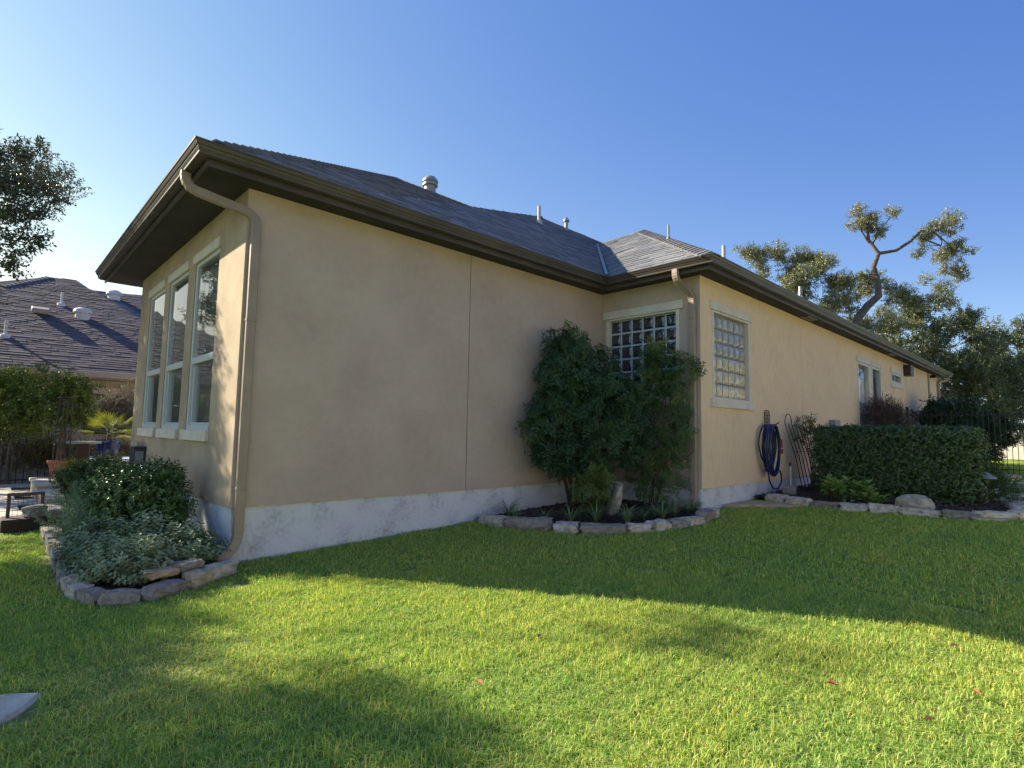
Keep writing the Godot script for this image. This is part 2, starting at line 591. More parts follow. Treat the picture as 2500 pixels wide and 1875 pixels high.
func grass_patch(size: float, blades: int, h0: float, h1: float, w: float, sd: int) -> ArrayMesh:
	rng.seed = sd
	var m := MB.new()
	m.tinted = true
	for i in blades:
		var b := Vector3(rnd(-0.5, 0.5) * size, -0.004, rnd(-0.5, 0.5) * size)
		var h := rnd(h0, h1)
		if i % 8 == 0:
			h *= rnd(1.2, 1.6)
		var a := rnd(0, TAU)
		var lean := rnd(0.7, 1.7) if rng.randf() < 0.6 else rnd(0.1, 0.7)
		var d := Vector3(cos(a), 0, sin(a))
		var sd2 := Vector3(-d.z, 0, d.x).rotated(Vector3.UP, rnd(-0.8, 0.8)) * w * rnd(0.7, 1.2) * 0.5
		var m1 := b + Vector3.UP * h * 0.55 + d * h * lean * 0.3
		var t := b + Vector3.UP * h * (1.0 - 0.36 * lean) + d * h * lean
		var k := rng.randf()
		if k < 0.035:
			m.col = Color(0.70, 0.60, 0.32)
		elif k < 0.35:
			m.col = Color(0.60, 0.66, 0.20) * rnd(0.85, 1.15)
		else:
			m.col = Color(0.28, 0.46, 0.11) * rnd(0.7, 1.2)
		var up := d * 0.6 + Vector3.UP * 0.2
		m.quad(b - sd2, b + sd2, m1 + sd2 * 0.8, m1 - sd2 * 0.8, up)
		m.tri(m1 - sd2 * 0.8, m1 + sd2 * 0.8, t, up)
	return m.mesh()

func lawn_here(x: float, z: float) -> bool:
	var p := Vector2(x, z)
	if in_house(Vector3(x, 0, z), 0.0) or (x > 0.0 and x < 24.1 and z < 0.0 and z > -9.0):
		return false
	for poly in [bed_c, bed_d, bed_w]:
		if Geometry2D.is_point_in_polygon(p, poly):
			return false
	if z < -3.25 and x < 3.0:
		return false
	for q in flag_spots:
		if p.distance_to(Vector2(q[0], q[1])) < q[2]:
			return false
	return true

var flag_spots := [[-1.72, 2.02, 0.27], [-1.9, 1.5, 0.34], [10.2, 4.62, 0.30], [11.3, 4.5, 0.3], [12.5, 4.62, 0.34], [13.6, 4.4, 0.34], [14.8, 4.7, 0.34], [6.75, 2.02, 0.26], [7.0, 2.35, 0.16], [6.4, 1.86, 0.16]]

func build_lawn() -> void:
	var lawn := Node3D.new()
	lawn.name = "lawn_grass"
	add_child(lawn)
	tag(lawn, "mown green lawn in front of the house, half in shade", "grass")
	lawn.set_meta("kind", "stuff")
	var nz := FastNoiseLite.new()
	nz.seed = 5
	nz.frequency = 0.55
	nz.fractal_octaves = 3
	for tier in 3:
		var size: float = [0.2, 0.3, 0.6][tier]
		var near: float = [0.0, 5.0, 12.0][tier]
		var far: float = [5.0, 12.0, 34.0][tier]
		for vr in 3:
			var mesh := grass_patch(size * 1.12, [520, 620, 900][tier], [0.022, 0.024, 0.028][tier], [0.05, 0.052, 0.055][tier], [0.0042, 0.006, 0.012][tier], 100 + tier * 10 + vr)
			var xf := []
			var cols := []
			rng.seed = 900 + tier * 7 + vr
			var nx := int(80.0 / size)
			for i in range(-int(16.0 / size), int(34.0 / size)):
				for j in range(-int(3.4 / size), int(12.0 / size)):
					if posmod(i * 7 + j * 13 + (i * j) % 5, 3) != vr:
						continue
					var x := (i + 0.5) * size
					var z := (j + 0.5) * size
					var dist := Vector2(x - CAM.x, z - CAM.z).length()
					if dist < near or dist >= far or dist < 0.7:
						continue
					if x > -1.0 and z > 9.0 + x * 0.2:
						continue
					if not lawn_here(x, z):
						continue
					var k := nz.get_noise_2d(x, z)
					var k2 := nz.get_noise_2d(x * 3.1 + 40.0, z * 3.1)
					var dry := clampf(0.35 + k * 0.8 + k2 * 0.4 + 0.3 * smoothstep(-0.5, 2.0, x - 0.3 * z + 0.6), 0.0, 1.0)
					# thinner, bluish worn turf beside the left path
					var worn := clampf(1.0 - Vector2(x + 0.95, z - 2.0).length() / 0.75, 0.0, 1.0)
					var sc := rnd(0.9, 1.15) * (1.0 + 0.35 * k2) * (1.0 - 0.35 * worn)
					var bs := Basis(Vector3.UP, rng.randi_range(0, 3) * PI * 0.5 + rnd(-0.2, 0.2)).scaled(Vector3(1.05, sc, 1.05))
					xf.append(Transform3D(bs, Vector3(x, gh(x, z), z)))
					var c := Color(0.95, 1.0, 0.95).lerp(Color(1.28, 1.12, 1.0), dry).lerp(Color(1.15, 1.0, 1.5), worn * 0.7)
					cols.append(c)
			if xf.size():
				copies(mesh, "grass_tufts", M.grass, xf, cols, lawn)

# ------------------------------------------------------------------ stones
func stone(center: Vector3, size: Vector3, yaw: float, sd: int, round_ := 0.3, amp := 0.13, tilt := 0.0, div := 3) -> MB:
	var m := MB.new()
	var bs := Basis.from_euler(Vector3(tilt, yaw, tilt * 0.6))
	var f := func(p: Vector3) -> Vector3:
		var q := p.lerp(p.normalized() * 1.15, round_)
		var o := Vector3(sd * 3.7, sd * 1.9, sd * 5.1)
		q += Vector3(noise.get_noise_3dv(q * 16.0 + o), noise.get_noise_3dv(q * 16.0 + o + Vector3(50, 0, 0)), noise.get_noise_3dv(q * 16.0 + o + Vector3(0, 50, 0))) * amp * 3.2
		return center + bs * (q * size * 0.5)
	for ax in 3:
		var a1 := (ax + 1) % 3
		var a2 := (ax + 2) % 3
		for sg in [-1.0, 1.0]:
			for i in div:
				for j in div:
					var q := []
					for k in [[0, 0], [1, 0], [1, 1], [0, 1]]:
						var p := Vector3.ZERO
						p[ax] = sg
						p[a1] = -1.0 + 2.0 * (i + k[0]) / div
						p[a2] = -1.0 + 2.0 * (j + k[1]) / div
						q.append(f.call(p))
					var nn := Vector3.ZERO
					nn[ax] = sg
					m.quad(q[0], q[1], q[2], q[3], bs * nn)
	return m

func border(called: String, label: String, pts: Array, lens: Array, ht: float, depth: float, mats: Array, sd: int) -> Node3D:
	# edging stones laid end to end along a line
	var t := thing(called, label, "stone edging", Vector3(pts[0].x, gh(pts[0].x, pts[0].y), pts[0].y))
	rng.seed = sd
	var total := 0.0
	for i in pts.size() - 1:
		total += (pts[i + 1] as Vector2).distance_to(pts[i])
	var at := 0.0
	var k := 0
	while at < total - 0.05:
		var l: float = minf(lens[k % lens.size()] * rnd(0.9, 1.1), total - at)
		var a := _along(pts, at)
		var b := _along(pts, at + l)
		var mid := (a + b) * 0.5
		var dir := b - a
		var hh := ht * rnd(0.8, 1.15)
		var c := Vector3(mid.x, gh(mid.x, mid.y) + hh * 0.42, mid.y)
		put(stone(c, Vector3(maxf(dir.length() - 0.018, 0.05), hh, depth * rnd(0.85, 1.2)), -atan2(dir.y, dir.x) + rnd(-0.08, 0.08), sd * 31 + k, 0.24, 0.11, rnd(-0.07, 0.07), 4), "stone", mats[k % mats.size()], t)
		at += l
		k += 1
	return t

func _along(pts: Array, d: float) -> Vector2:
	for i in pts.size() - 1:
		var l := (pts[i + 1] as Vector2).distance_to(pts[i])
		if d <= l or i == pts.size() - 2:
			return (pts[i] as Vector2).lerp(pts[i + 1], clampf(d / l, 0.0, 1.0))
		d -= l
	return pts[-1]

func flagstone(called: String, label: String, c: Vector2, outline: Array, thick: float, material: Material, group := "", lift := 0.0, sd := 1) -> MeshInstance3D:
	var m := MB.new()
	var y := gh(c.x, c.y) + lift
	var top := []
	var rim := []
	var low := []
	for i in outline.size():
		var p: Vector2 = outline[i]
		var wob := noise.get_noise_2d(i * 17.0 + sd * 9.0, sd * 3.0) * 0.02
		top.append(Vector3(c.x + p.x * 0.95, y + thick + wob * 0.3, c.y + p.y * 0.95))
		rim.append(Vector3(c.x + p.x + wob, y + thick - 0.012, c.y + p.y + wob))
		low.append(Vector3(c.x + p.x, y - 0.04, c.y + p.y))
	m.fan(top, Vector3.UP)
	for i in outline.size():
		var j := (i + 1) % outline.size()
		var o := Vector3(outline[i].x + outline[j].x, 0.0, outline[i].y + outline[j].y)
		m.quad(top[i], top[j], rim[j], rim[i], o + Vector3.UP)
		m.quad(rim[i], rim[j], low[j], low[i], o)
	var n := put(m, called, material)
	tag(n, label, "paving stone", group)
	return n

func build_stones() -> void:
	border("bed_border", "pale limestone edging curving round the bed below the glass block windows", [Vector2(2.96, 0.12), Vector2(2.98, 0.55), Vector2(3.24, 1.12), Vector2(3.40, 1.42), Vector2(3.8, 1.78), Vector2(4.0, 1.92), Vector2(4.3, 2.0), Vector2(4.75, 2.12), Vector2(5.5, 1.96)], [0.42, 0.62, 0.34, 0.6, 0.3, 0.26, 0.3, 0.34], 0.13, 0.16, [M.limestone, M.limestone_dark, M.limestone, M.limestone_dark, M.limestone], 3)
	border("bed_border", "long low limestone edging in front of the clipped hedge", [Vector2(7.36, 1.95), Vector2(7.2, 2.4), Vector2(7.15, 2.85), Vector2(7.12, 3.16), Vector2(7.32, 3.42), Vector2(7.38, 3.9), Vector2(7.48, 4.5), Vector2(7.82, 4.86), Vector2(8.25, 4.88), Vector2(8.8, 4.72)], [0.34, 0.36, 0.34, 0.4, 0.36, 0.46, 0.3, 0.52, 0.42], 0.12, 0.17, [M.limestone, M.limestone, M.limestone_dark, M.limestone], 5)
	var bw := border("bed_border", "rough boulder edging round the herb bed at the near house corner", [Vector2(-0.02, 0.24), Vector2(-0.41, 0.5), Vector2(-0.77, 0.63), Vector2(-1.03, 0.46), Vector2(-1.08, 0.0), Vector2(-1.07, -0.75), Vector2(-1.06, -1.8), Vector2(-1.04, -3.2)], [0.3, 0.2, 0.32, 0.26, 0.3, 0.24, 0.28], 0.125, 0.14, [M.limestone, M.boulder, M.limestone_dark, M.limestone_dark, M.limestone_dark], 8)
	rng.seed = 12
	for k in 2:
		var c := _along([Vector2(-0.3, 0.4), Vector2(-0.75, 0.55), Vector2(-0.98, 0.4)], 0.12 + k * 0.2)
		put(stone(Vector3(c.x, 0.14 + rnd(-0.01, 0.01), c.y - 0.07), Vector3(0.22, 0.06, 0.15), rnd(0.2, 0.8), 200 + k, 0.3, 0.1), "stone", M.tan_slab if k % 2 else M.limestone_dark, bw)
	tag(put(stone(Vector3(4.5, 0.33, 1.05), Vector3(0.30, 0.56, 0.14), 0.7, 47, 0.85, 0.12, 0.28, 5), "standing_stone", M.boulder), "upright pale stone slab leaning in the shady bed between the nandinas", "stone")
	tag(put(stone(Vector3(7.78, 0.34, 3.78), Vector3(0.42, 0.28, 0.30), 1.2, 43, 0.85, 0.07, 0.0, 7), "boulder", M.boulder), "rounded pale boulder on the mulch before the hedge", "stone")
	tag(put(stone(Vector3(8.0, 0.38, 2.05), Vector3(0.24, 0.16, 0.2), 0.3, 44, 0.4, 0.1), "mossy_stone", M.limestone_dark), "small dark stone against the wall foot below the hose", "stone")
	# the tan slab strip at the lawn edge below the hose
	flagstone("paving_slab", "flat tan slab between lawn and bed edging below the hose", Vector2(6.85, 2.1), [Vector2(-0.62, -0.32), Vector2(-0.1, -0.33), Vector2(0.32, -0.15), Vector2(0.27, 0.5), Vector2(0.05, 0.42), Vector2(-0.25, 0.1)], 0.035, M.tan_slab, "", 0.0, 3)
	flagstone("stepping_stone", "large pale flagstone sunk in the turf at the lower left edge", Vector2(-1.72, 2.02), [Vector2(-0.45, -0.1), Vector2(-0.1, -0.2), Vector2(0.22, -0.22), Vector2(0.34, -0.12), Vector2(0.24, 0.06), Vector2(0.16, 0.12), Vector2(-0.08, 0.2), Vector2(-0.45, 0.26)], 0.03, M.flag, "", 0.0, 5)
	flagstone("stepping_stone", "flagstone tip at the left edge above the larger flagstone", Vector2(-1.9, 1.5), [Vector2(-0.4, -0.14), Vector2(0.1, -0.2), Vector2(0.4, -0.1), Vector2(0.34, 0.06), Vector2(0.1, 0.2), Vector2(-0.4, 0.2)], 0.028, M.flag, "", 0.0, 7)
	flagstone("stepping_stone", "grey flagstone on the lawn before the dark timber step", Vector2(-1.5, -2.9), [Vector2(-0.5, -0.3), Vector2(0.1, -0.3), Vector2(0.24, -0.2), Vector2(0.0, 0.2), Vector2(-0.5, 0.32)], 0.02, M.limestone_dark, "", 0.0, 9)
	var sd := 0
	for q in [[10.2, 4.62], [11.3, 4.5], [12.5, 4.62], [13.6, 4.4], [14.8, 4.7]]:
		var ol := []
		for k in 8:
			var a := TAU * k / 8.0
			ol.append(Vector2(cos(a) * 0.38, sin(a) * 0.6) * (0.85 + 0.25 * absf(noise.get_noise_2d(sd * 50.0, k * 30.0))))
		flagstone("stepping_stone", ["first and nearest pale slab of the path to the gate", "second pale slab of the path to the gate", "third pale slab of the path to the gate", "fourth pale slab of the path to the gate", "last pale slab of the path, just before the gate"][sd], Vector2(q[0], q[1]), ol, 0.02, M.flag, "path slabs leading to the gate", 0.02, 20 + sd)
		sd += 1
	var far := border("bed_border", "white stone edging at the foot of the iron fence", [Vector2(15.3, 3.4), Vector2(15.5, 3.9), Vector2(16.2, 4.3)], [0.7, 0.6], 0.16, 0.25, [M.limestone], 14)
	# fallen leaves on the sunlit lawn
	rng.seed = 31
	var fl := 0
	for q in [[1.35, 4.55], [0.75, 3.2], [1.28, 4.95], [2.3, 4.9], [0.15, 3.4], [1.75, 5.05]]:
		var m := MB.new()
		var a := rnd(0, TAU)
		m.leaf(Vector3(q[0], gh(q[0], q[1]) + 0.048, q[1]), Vector3(cos(a), 0.15, sin(a)), Vector3.UP, 0.055, 0.028, 0.35)
		tag(put(m, "fallen_leaf", M.red if fl == 0 else M.terracotta), "curled brown fallen leaf lying on the sunlit lawn", "leaf", "fallen leaves on the lawn")
		fl += 1

# ------------------------------------------------------------------ house
var house: Node3D

func wall(called: String, parent: Node, material: Material, o: Vector3, u: Vector3, n: Vector3, l: float, y0: float, y1: float, holes: Array) -> MeshInstance3D:
	# a wall face with openings [u0, y0, u1, y1, depth, back]; returns are built, back closes a groove
	var us := [0.0, l]
	var ys := [y0, y1]
	for h in holes:
		us.append(h[0]); us.append(h[2])
		ys.append(h[1]); ys.append(h[3])
	us.sort()
	ys.sort()
	var m := MB.new()
	var P := func(a: float, y: float, d: float) -> Vector3:
		return Vector3(o.x, 0, o.z) + u * a + Vector3.UP * y - n * d
	for i in us.size() - 1:
		if us[i + 1] - us[i] < 1e-5:
			continue
		for j in ys.size() - 1:
			if ys[j + 1] - ys[j] < 1e-5:
				continue
			var cu: float = (us[i] + us[i + 1]) * 0.5
			var cy: float = (ys[j] + ys[j + 1]) * 0.5
			var open := false
			for h in holes:
				if cu > h[0] and cu < h[2] and cy > h[1] and cy < h[3]:
					open = true
			if not open:
				m.quad(P.call(us[i], ys[j], 0.0), P.call(us[i + 1], ys[j], 0.0), P.call(us[i + 1], ys[j + 1], 0.0), P.call(us[i], ys[j + 1], 0.0), n)
	for h in holes:
		var c: Vector3 = P.call((h[0] + h[2]) * 0.5, (h[1] + h[3]) * 0.5, 0.0)
		var k := [[h[0], h[1]], [h[2], h[1]], [h[2], h[3]], [h[0], h[3]]]
		for i in 4:
			var a: Array = k[i]
			var b: Array = k[(i + 1) % 4]
			var mid: Vector3 = P.call((a[0] + b[0]) * 0.5, (a[1] + b[1]) * 0.5, 0.0)
			m.quad(P.call(a[0], a[1], 0.0), P.call(b[0], b[1], 0.0), P.call(b[0], b[1], h[4]), P.call(a[0], a[1], h[4]), c - mid)
		if h[5]:
			m.quad(P.call(h[0], h[1], h[4]), P.call(h[2], h[1], h[4]), P.call(h[2], h[3], h[4]), P.call(h[0], h[3], h[4]), n)
	# bottom lip and inner face
	m.quad(P.call(0.0, y0, 0.0), P.call(l, y0, 0.0), P.call(l, y0, 0.12), P.call(0.0, y0, 0.12), Vector3.DOWN)
	var inner := []
	for h in holes:
		if not h[5]:
			inner.append(h)
	inner.sort_custom(func(a, b): return a[0] < b[0])
	var at := 0.0
	for h in inner:
		m.quad(P.call(at, y0, 0.13), P.call(h[0], y0, 0.13), P.call(h[0], y1, 0.13), P.call(at, y1, 0.13), -n)
		m.quad(P.call(h[0], y0, 0.13), P.call(h[2], y0, 0.13), P.call(h[2], h[1], 0.13), P.call(h[0], h[1], 0.13), -n)
		m.quad(P.call(h[0], h[3], 0.13), P.call(h[2], h[3], 0.13), P.call(h[2], y1, 0.13), P.call(h[0], y1, 0.13), -n)
		at = h[2]
	m.quad(P.call(at, y0, 0.13), P.call(l, y0, 0.13), P.call(l, y1, 0.13), P.call(at, y1, 0.13), -n)
	return put(m, called, material, parent)

func build_house() -> void:
	house = thing("stucco_house", "long tan stucco house with dark brown eaves and grey shingle roof", "house", Vector3(0, 0, 0))
	var FT := 0.52
	var TOP := 3.57
	# foundation: set back 2 cm below the stucco
	var f := MB.new()
	f.quad(Vector3(0.02, -0.6, -0.02), Vector3(5.63, -0.6, -0.02), Vector3(5.63, FT, -0.02), Vector3(0.02, FT, -0.02), Vector3.BACK)
	f.quad(Vector3(0.02, -0.6, -0.02), Vector3(0.02, -0.6, -4.9), Vector3(0.02, FT, -4.9), Vector3(0.02, FT, -0.02), Vector3.LEFT)
	f.quad(Vector3(5.632, -0.6, -0.02), Vector3(5.632, -0.6, 1.718), Vector3(5.632, FT, 1.718), Vector3(5.632, FT, -0.02), Vector3.LEFT)
	f.quad(Vector3(5.632, -0.6, 1.718), Vector3(24.08, -0.6, 1.718), Vector3(24.08, FT, 1.718), Vector3(5.632, FT, 1.718), Vector3.BACK)
	put(f, "foundation", M.concrete, house)
	var J := 0.011
	# wall A, the big blank wall, with its control joint
	wall("stucco_wall", house, M.stucco, Vector3(0, 0, 0), Vector3.RIGHT, Vector3.BACK, 5.612, FT, TOP, [[2.776, FT, 2.776 + J, TOP, 0.014, true]])
	# wall C with a glass block window
	wall("stucco_wall", house, M.stucco, Vector3(5.612, 0, 0), Vector3.BACK, Vector3.LEFT, 1.738, FT, TOP, [[0.09, 1.78, 1.41, 3.12, 0.12, false]])
	# wall D
	var w2 := 13.35
	wall("stucco_wall", house, M.stucco_streaked_brightened, Vector3(5.612, 0, 1.738), Vector3.RIGHT, Vector3.BACK, 18.47, FT, TOP, [[0.345, 1.79, 1.665, 3.13, 0.12, false], [4.03, FT, 4.03 + J, TOP, 0.012, true], [7.82, 1.42, 8.86, 3.12, 0.12, false], [9.10, 1.42, 10.04, 3.12, 0.12, false], [11.2, 2.84, 12.42, 3.15, 0.12, false], [13.0, FT, 13.0 + J, TOP, 0.012, true]])
	# wall W with three tall windows
	var wz := [[-1.75, -0.814], [-2.99, -2.05], [-4.22, -3.26]]
	var holes := []
	for q in wz:
		holes.append([4.91 + q[0], 1.22, 4.91 + q[1], 3.19, 0.14, false])
	wall("stucco_wall", house, M.stucco_sun_darkened, Vector3(0, 0, -4.91), Vector3.BACK, Vector3.LEFT, 4.91, FT, TOP, holes)
	# hidden back walls
	wall("stucco_wall", house, M.stucco, Vector3(24.08, 0, 1.738), Vector3.FORWARD, Vector3.RIGHT, 10.7, FT - 0.6, TOP, [])
	wall("stucco_wall", house, M.stucco, Vector3(24.08, 0, -9.0), Vector3.LEFT, Vector3.FORWARD, 20.08, FT - 0.8, TOP, [])
	wall("stucco_wall", house, M.stucco, Vector3(4.0, 0, -9.0), Vector3.BACK, Vector3.LEFT, 4.09, FT - 0.8, TOP, [])
	wall("stucco_wall", house, M.stucco, Vector3(4.0, 0, -4.91), Vector3.LEFT, Vector3.FORWARD, 4.0, FT - 0.8, TOP, [])
	var fl := MB.new()
	fl.box(Vector3(0.1, 0.45, -4.85), Vector3(5.7, 0.56, -0.1))
	fl.box(Vector3(5.75, 0.44, -8.95), Vector3(24.0, 0.55, 1.62))
	fl.box(Vector3(4.05, 0.43, -8.95), Vector3(5.74, 0.54, -4.9))
	put(fl, "floor", M.wood, house)
	var pt := MB.new()
	pt.box(Vector3(3.9, 0.56, -4.8), Vector3(4.0, 3.56, -0.2))
	pt.box(Vector3(5.75, 0.55, -0.25), Vector3(24.0, 3.56, -0.15))
	pt.box(Vector3(7.9, 0.55, -0.14), Vector3(8.0, 3.56, 1.6))
	pt.box(Vector3(16.6, 0.55, -0.14), Vector3(16.7, 3.56, 1.6))
	put(pt, "partition", M.room, house)
	build_eaves()
	build_roof()
	for q in wz:
		tall_window(q[0], q[1])
	block_window(Vector3(5.612, 0, 0.0), Vector3.BACK, Vector3.LEFT, 0.036, 1.478, 0.09, 1.41, M.block_dark, M.block_dark, M.mortar_cool, 61)
	block_window(Vector3(5.612, 0, 1.738), Vector3.RIGHT, Vector3.BACK, 0.287, 1.735, 0.345, 1.665, M.block_pale, M.block_warm_reflection, M.mortar, 62)
	small_windows()
	fittings()

func build_eaves() -> void:
	var F := [Vector2(-0.44, -5.42), Vector2(-0.44, 0.28), Vector2(5.33, 0.28), Vector2(5.33, 2.02), Vector2(24.5, 2.02)]
	var N := [Vector2(-1, 0), Vector2(0, 1), Vector2(-1, 0), Vector2(0, 1)]
	var off := func(i: int, sgm: int, d: float) -> Vector2:
		var p: Vector2 = F[i]
		var other := i - 1 if sgm == i else i
		if other < 0 or other > 3:
			return p + (N[sgm] as Vector2) * d
		return p + (N[sgm] as Vector2) * d + (N[other] as Vector2) * d
	var gut := [Vector2(0.002, 3.71), Vector2(0.002, 3.607), Vector2(0.012, 3.603), Vector2(0.078, 3.603), Vector2(0.088, 3.607), Vector2(0.09, 3.622), Vector2(0.084, 3.632), Vector2(0.09, 3.645), Vector2(0.112, 3.668), Vector2(0.122, 3.688), Vector2(0.124, 3.698), Vector2(0.132, 3.70), Vector2(0.134, 3.712), Vector2(0.124, 3.716), Vector2(0.116, 3.712), Vector2(0.112, 3.69), Vector2(0.10, 3.65), Vector2(0.08, 3.615), Vector2(0.004, 3.615)]
	var fas := [Vector2(-0.02, 3.548), Vector2(0.0, 3.548), Vector2(0.0, 3.72), Vector2(-0.02, 3.72), Vector2(-0.02, 3.548)]
	for spec in [["gutter", gut, M.brown], ["fascia", fas, M.brown]]:
		for sg in 4:
			var m := MB.new()
			var prof: Array = spec[1]
			for k in prof.size() - 1:
				var a: Vector2 = prof[k]
				var b: Vector2 = prof[k + 1]
				var q := []
				for w in [[sg, a], [sg + 1, a], [sg + 1, b], [sg, b]]:
					var p2: Vector2 = off.call(w[0], sg, w[1].x)
					q.append(Vector3(p2.x, w[1].y, p2.y))
				var e := b - a
				var on: Vector2 = N[sg]
				m.quad(q[0], q[1], q[2], q[3], Vector3(on.x * e.y, -e.x, on.y * e.y))
			for end in ([0] if sg == 0 else ([4] if sg == 3 else [])):
				var cap := []
				for k in 14:
					var p2: Vector2 = off.call(end, sg, (prof[mini(k, prof.size() - 1)] as Vector2).x)
					cap.append(Vector3(p2.x, (prof[mini(k, prof.size() - 1)] as Vector2).y, p2.y))
				m.fan(cap, Vector3(0, 0, -1) if end == 0 else Vector3(1, 0, 0))
			put(m, spec[0], spec[2], house)
	# soffit, board by board
	var so := [[-0.42, -5.4, -0.0, -0.0], [-0.42, 0.0, 2.4, 0.26], [2.404, 0.0, 5.35, 0.26], [5.35, 0.0, 5.612, 1.738], [5.35, 1.738, 8.9, 2.0], [8.904, 1.738, 13.2, 2.0], [13.204, 1.738, 17.6, 2.0], [17.604, 1.738, 24.48, 2.0]]
	for q in so:
		var m := MB.new()
		m.box(Vector3(q[0], 3.57, q[1]), Vector3(q[2], 3.585, q[3]))
		put(m, "soffit_board", M.soffit, house)
	var ce := MB.new()
	ce.box(Vector3(0.0, 3.571, -5.4), Vector3(5.612, 3.60, 0.0))
	ce.box(Vector3(5.62, 3.572, -9.2), Vector3(24.4, 3.60, 1.73))
	ce.box(Vector3(4.0, 3.572, -9.2), Vector3(5.61, 3.60, -5.41))
	put(ce, "ceiling", M.soffit, house)
	for x in [9.75, 16.2]:
		var v := MB.new()
		for k in 5:
			v.obox(Transform3D(Basis.from_euler(Vector3(0, 0, 0.6)), Vector3(x - 0.2 + k * 0.1, 3.563, 1.87)), Vector3(0.05, 0.006, 0.12))
		v.box(Vector3(x - 0.26, 3.557, 1.80), Vector3(x + 0.26, 3.569, 1.815))
		v.box(Vector3(x - 0.26, 3.557, 1.925), Vector3(x + 0.26, 3.569, 1.94))
		put(v, "soffit_vent", M.pvc, house)

var shingle_meshes := {}

func shingle_unit(w: float, expo: float, t: float) -> ArrayMesh:
	var key := "%.2f_%.3f_%.4f" % [w, expo, t]
	if not shingle_meshes.has(key):
		var m := MB.new()
		_prism(m, [Vector2(0, 0), Vector2(w - 0.004, 0), Vector2(w - 0.004, expo + 0.03), Vector2(0, expo + 0.03)], 0.0, expo + 0.03, t, Basis.IDENTITY, Vector3.ZERO)
		shingle_meshes[key] = m.mesh()
	return shingle_meshes[key]

func _prism(m: MB, pts: Array, v0: float, l: float, t: float, bs: Basis, o: Vector3) -> void:
	var top := []
	var bot := []
	for p in pts:
		var h := t * (1.0 - 0.8 * clampf((p.y - v0) / l, 0.0, 1.0))
		top.append(o + bs * Vector3(p.x, p.y, h))
		bot.append(o + bs * Vector3(p.x, p.y, 0.0))
	m.fan(top, bs.z)
	for i in pts.size():
		var j := (i + 1) % pts.size()
		if pts[i].y > v0 + l - 0.002 and pts[j].y > v0 + l - 0.002:
			continue
		m.quad(top[i], top[j], bot[j], bot[i], bs.z * 0.01 + ((top[i] as Vector3) + (top[j] as Vector3)) * 0.5 - _mid(top))

func _mid(a: Array) -> Vector3:
	var c := Vector3.ZERO
	for p in a:
		c += p
	return c / a.size()

func shingle_face(list: Array, corners: Array, bs: Basis, expo: float, sd: int, min_seen := true) -> void:
	# corners in space; bs.x along the eave, bs.y up the slope, bs.z out
	rng.seed = sd
	var o: Vector3 = corners[0]
	var poly := PackedVector2Array()
	var lo := Vector2(1e9, 1e9)
	var hi := Vector2(-1e9, -1e9)
	for p in corners:
		var q := Vector2(((p as Vector3) - o).dot(bs.x), ((p as Vector3) - o).dot(bs.y))
		poly.append(q)
		lo = lo.min(q)
		hi = hi.max(q)
	if Geometry2D.is_polygon_clockwise(poly):
		poly.reverse()
	var row := 0
	var v := lo.y
	while v < hi.y - 0.02:
		var u := lo.x - rnd(0.0, 0.3)
		while u < hi.x:
			var w: float = [0.16, 0.2, 0.26, 0.32, 0.4][rng.randi_range(0, 4)]
			var t: float = [0.010, 0.016][rng.randi_range(0, 1)]
			var tone := rng.randi_range(0, 3)
			var rect := PackedVector2Array([Vector2(u, v), Vector2(u + w - 0.004, v), Vector2(u + w - 0.004, v + expo + 0.03), Vector2(u, v + expo + 0.03)])
			for piece in Geometry2D.intersect_polygons(rect, poly):
				var area := 0.0
				for i in piece.size():
					area += (piece[i] as Vector2).cross(piece[(i + 1) % piece.size()])
				var full := absf(absf(area) * 0.5 - (w - 0.004) * (expo + 0.03)) < 1e-4
				var c3 := o + bs * Vector3(u + w * 0.5, v + expo * 0.5, 0.0)
				var view := CAM - c3
				var seen := view.normalized().dot(bs.z) * w / view.length_squared()
				list.append({"p": Array(piece), "v": v, "u": u, "w": w, "t": t, "tone": tone, "full": full, "seen": seen, "bs": bs, "o": o, "e": expo})
			u += w
		v += expo
		row += 1

func lay_shingles(list: Array, parent: Node, prefix: String, tones: Array, most := 300) -> void:
	list.sort_custom(func(a, b): return (a.seen if a.full else -1.0) > (b.seen if b.full else -1.0))
	var rest := MB.new()
	rest.tinted = true
	var made := 0
	for d in list:
		var bs: Basis = d.bs
		if d.full and made < most and d.seen > 0.0:
			var o := put(shingle_unit(d.w, d.e, d.t), "shingle", M["%s%d" % [prefix, d.tone]], parent)
			o.transform = Transform3D(bs, d.o + bs * Vector3(d.u, d.v, 0.0) - gpos(parent))
			made += 1
		else:
			rest.col = tones[d.tone]
			_prism(rest, d.p, d.v, d.e + 0.03, d.t, bs, d.o)
	put(rest, "shingle_field", M.shingle, parent, "stuff")

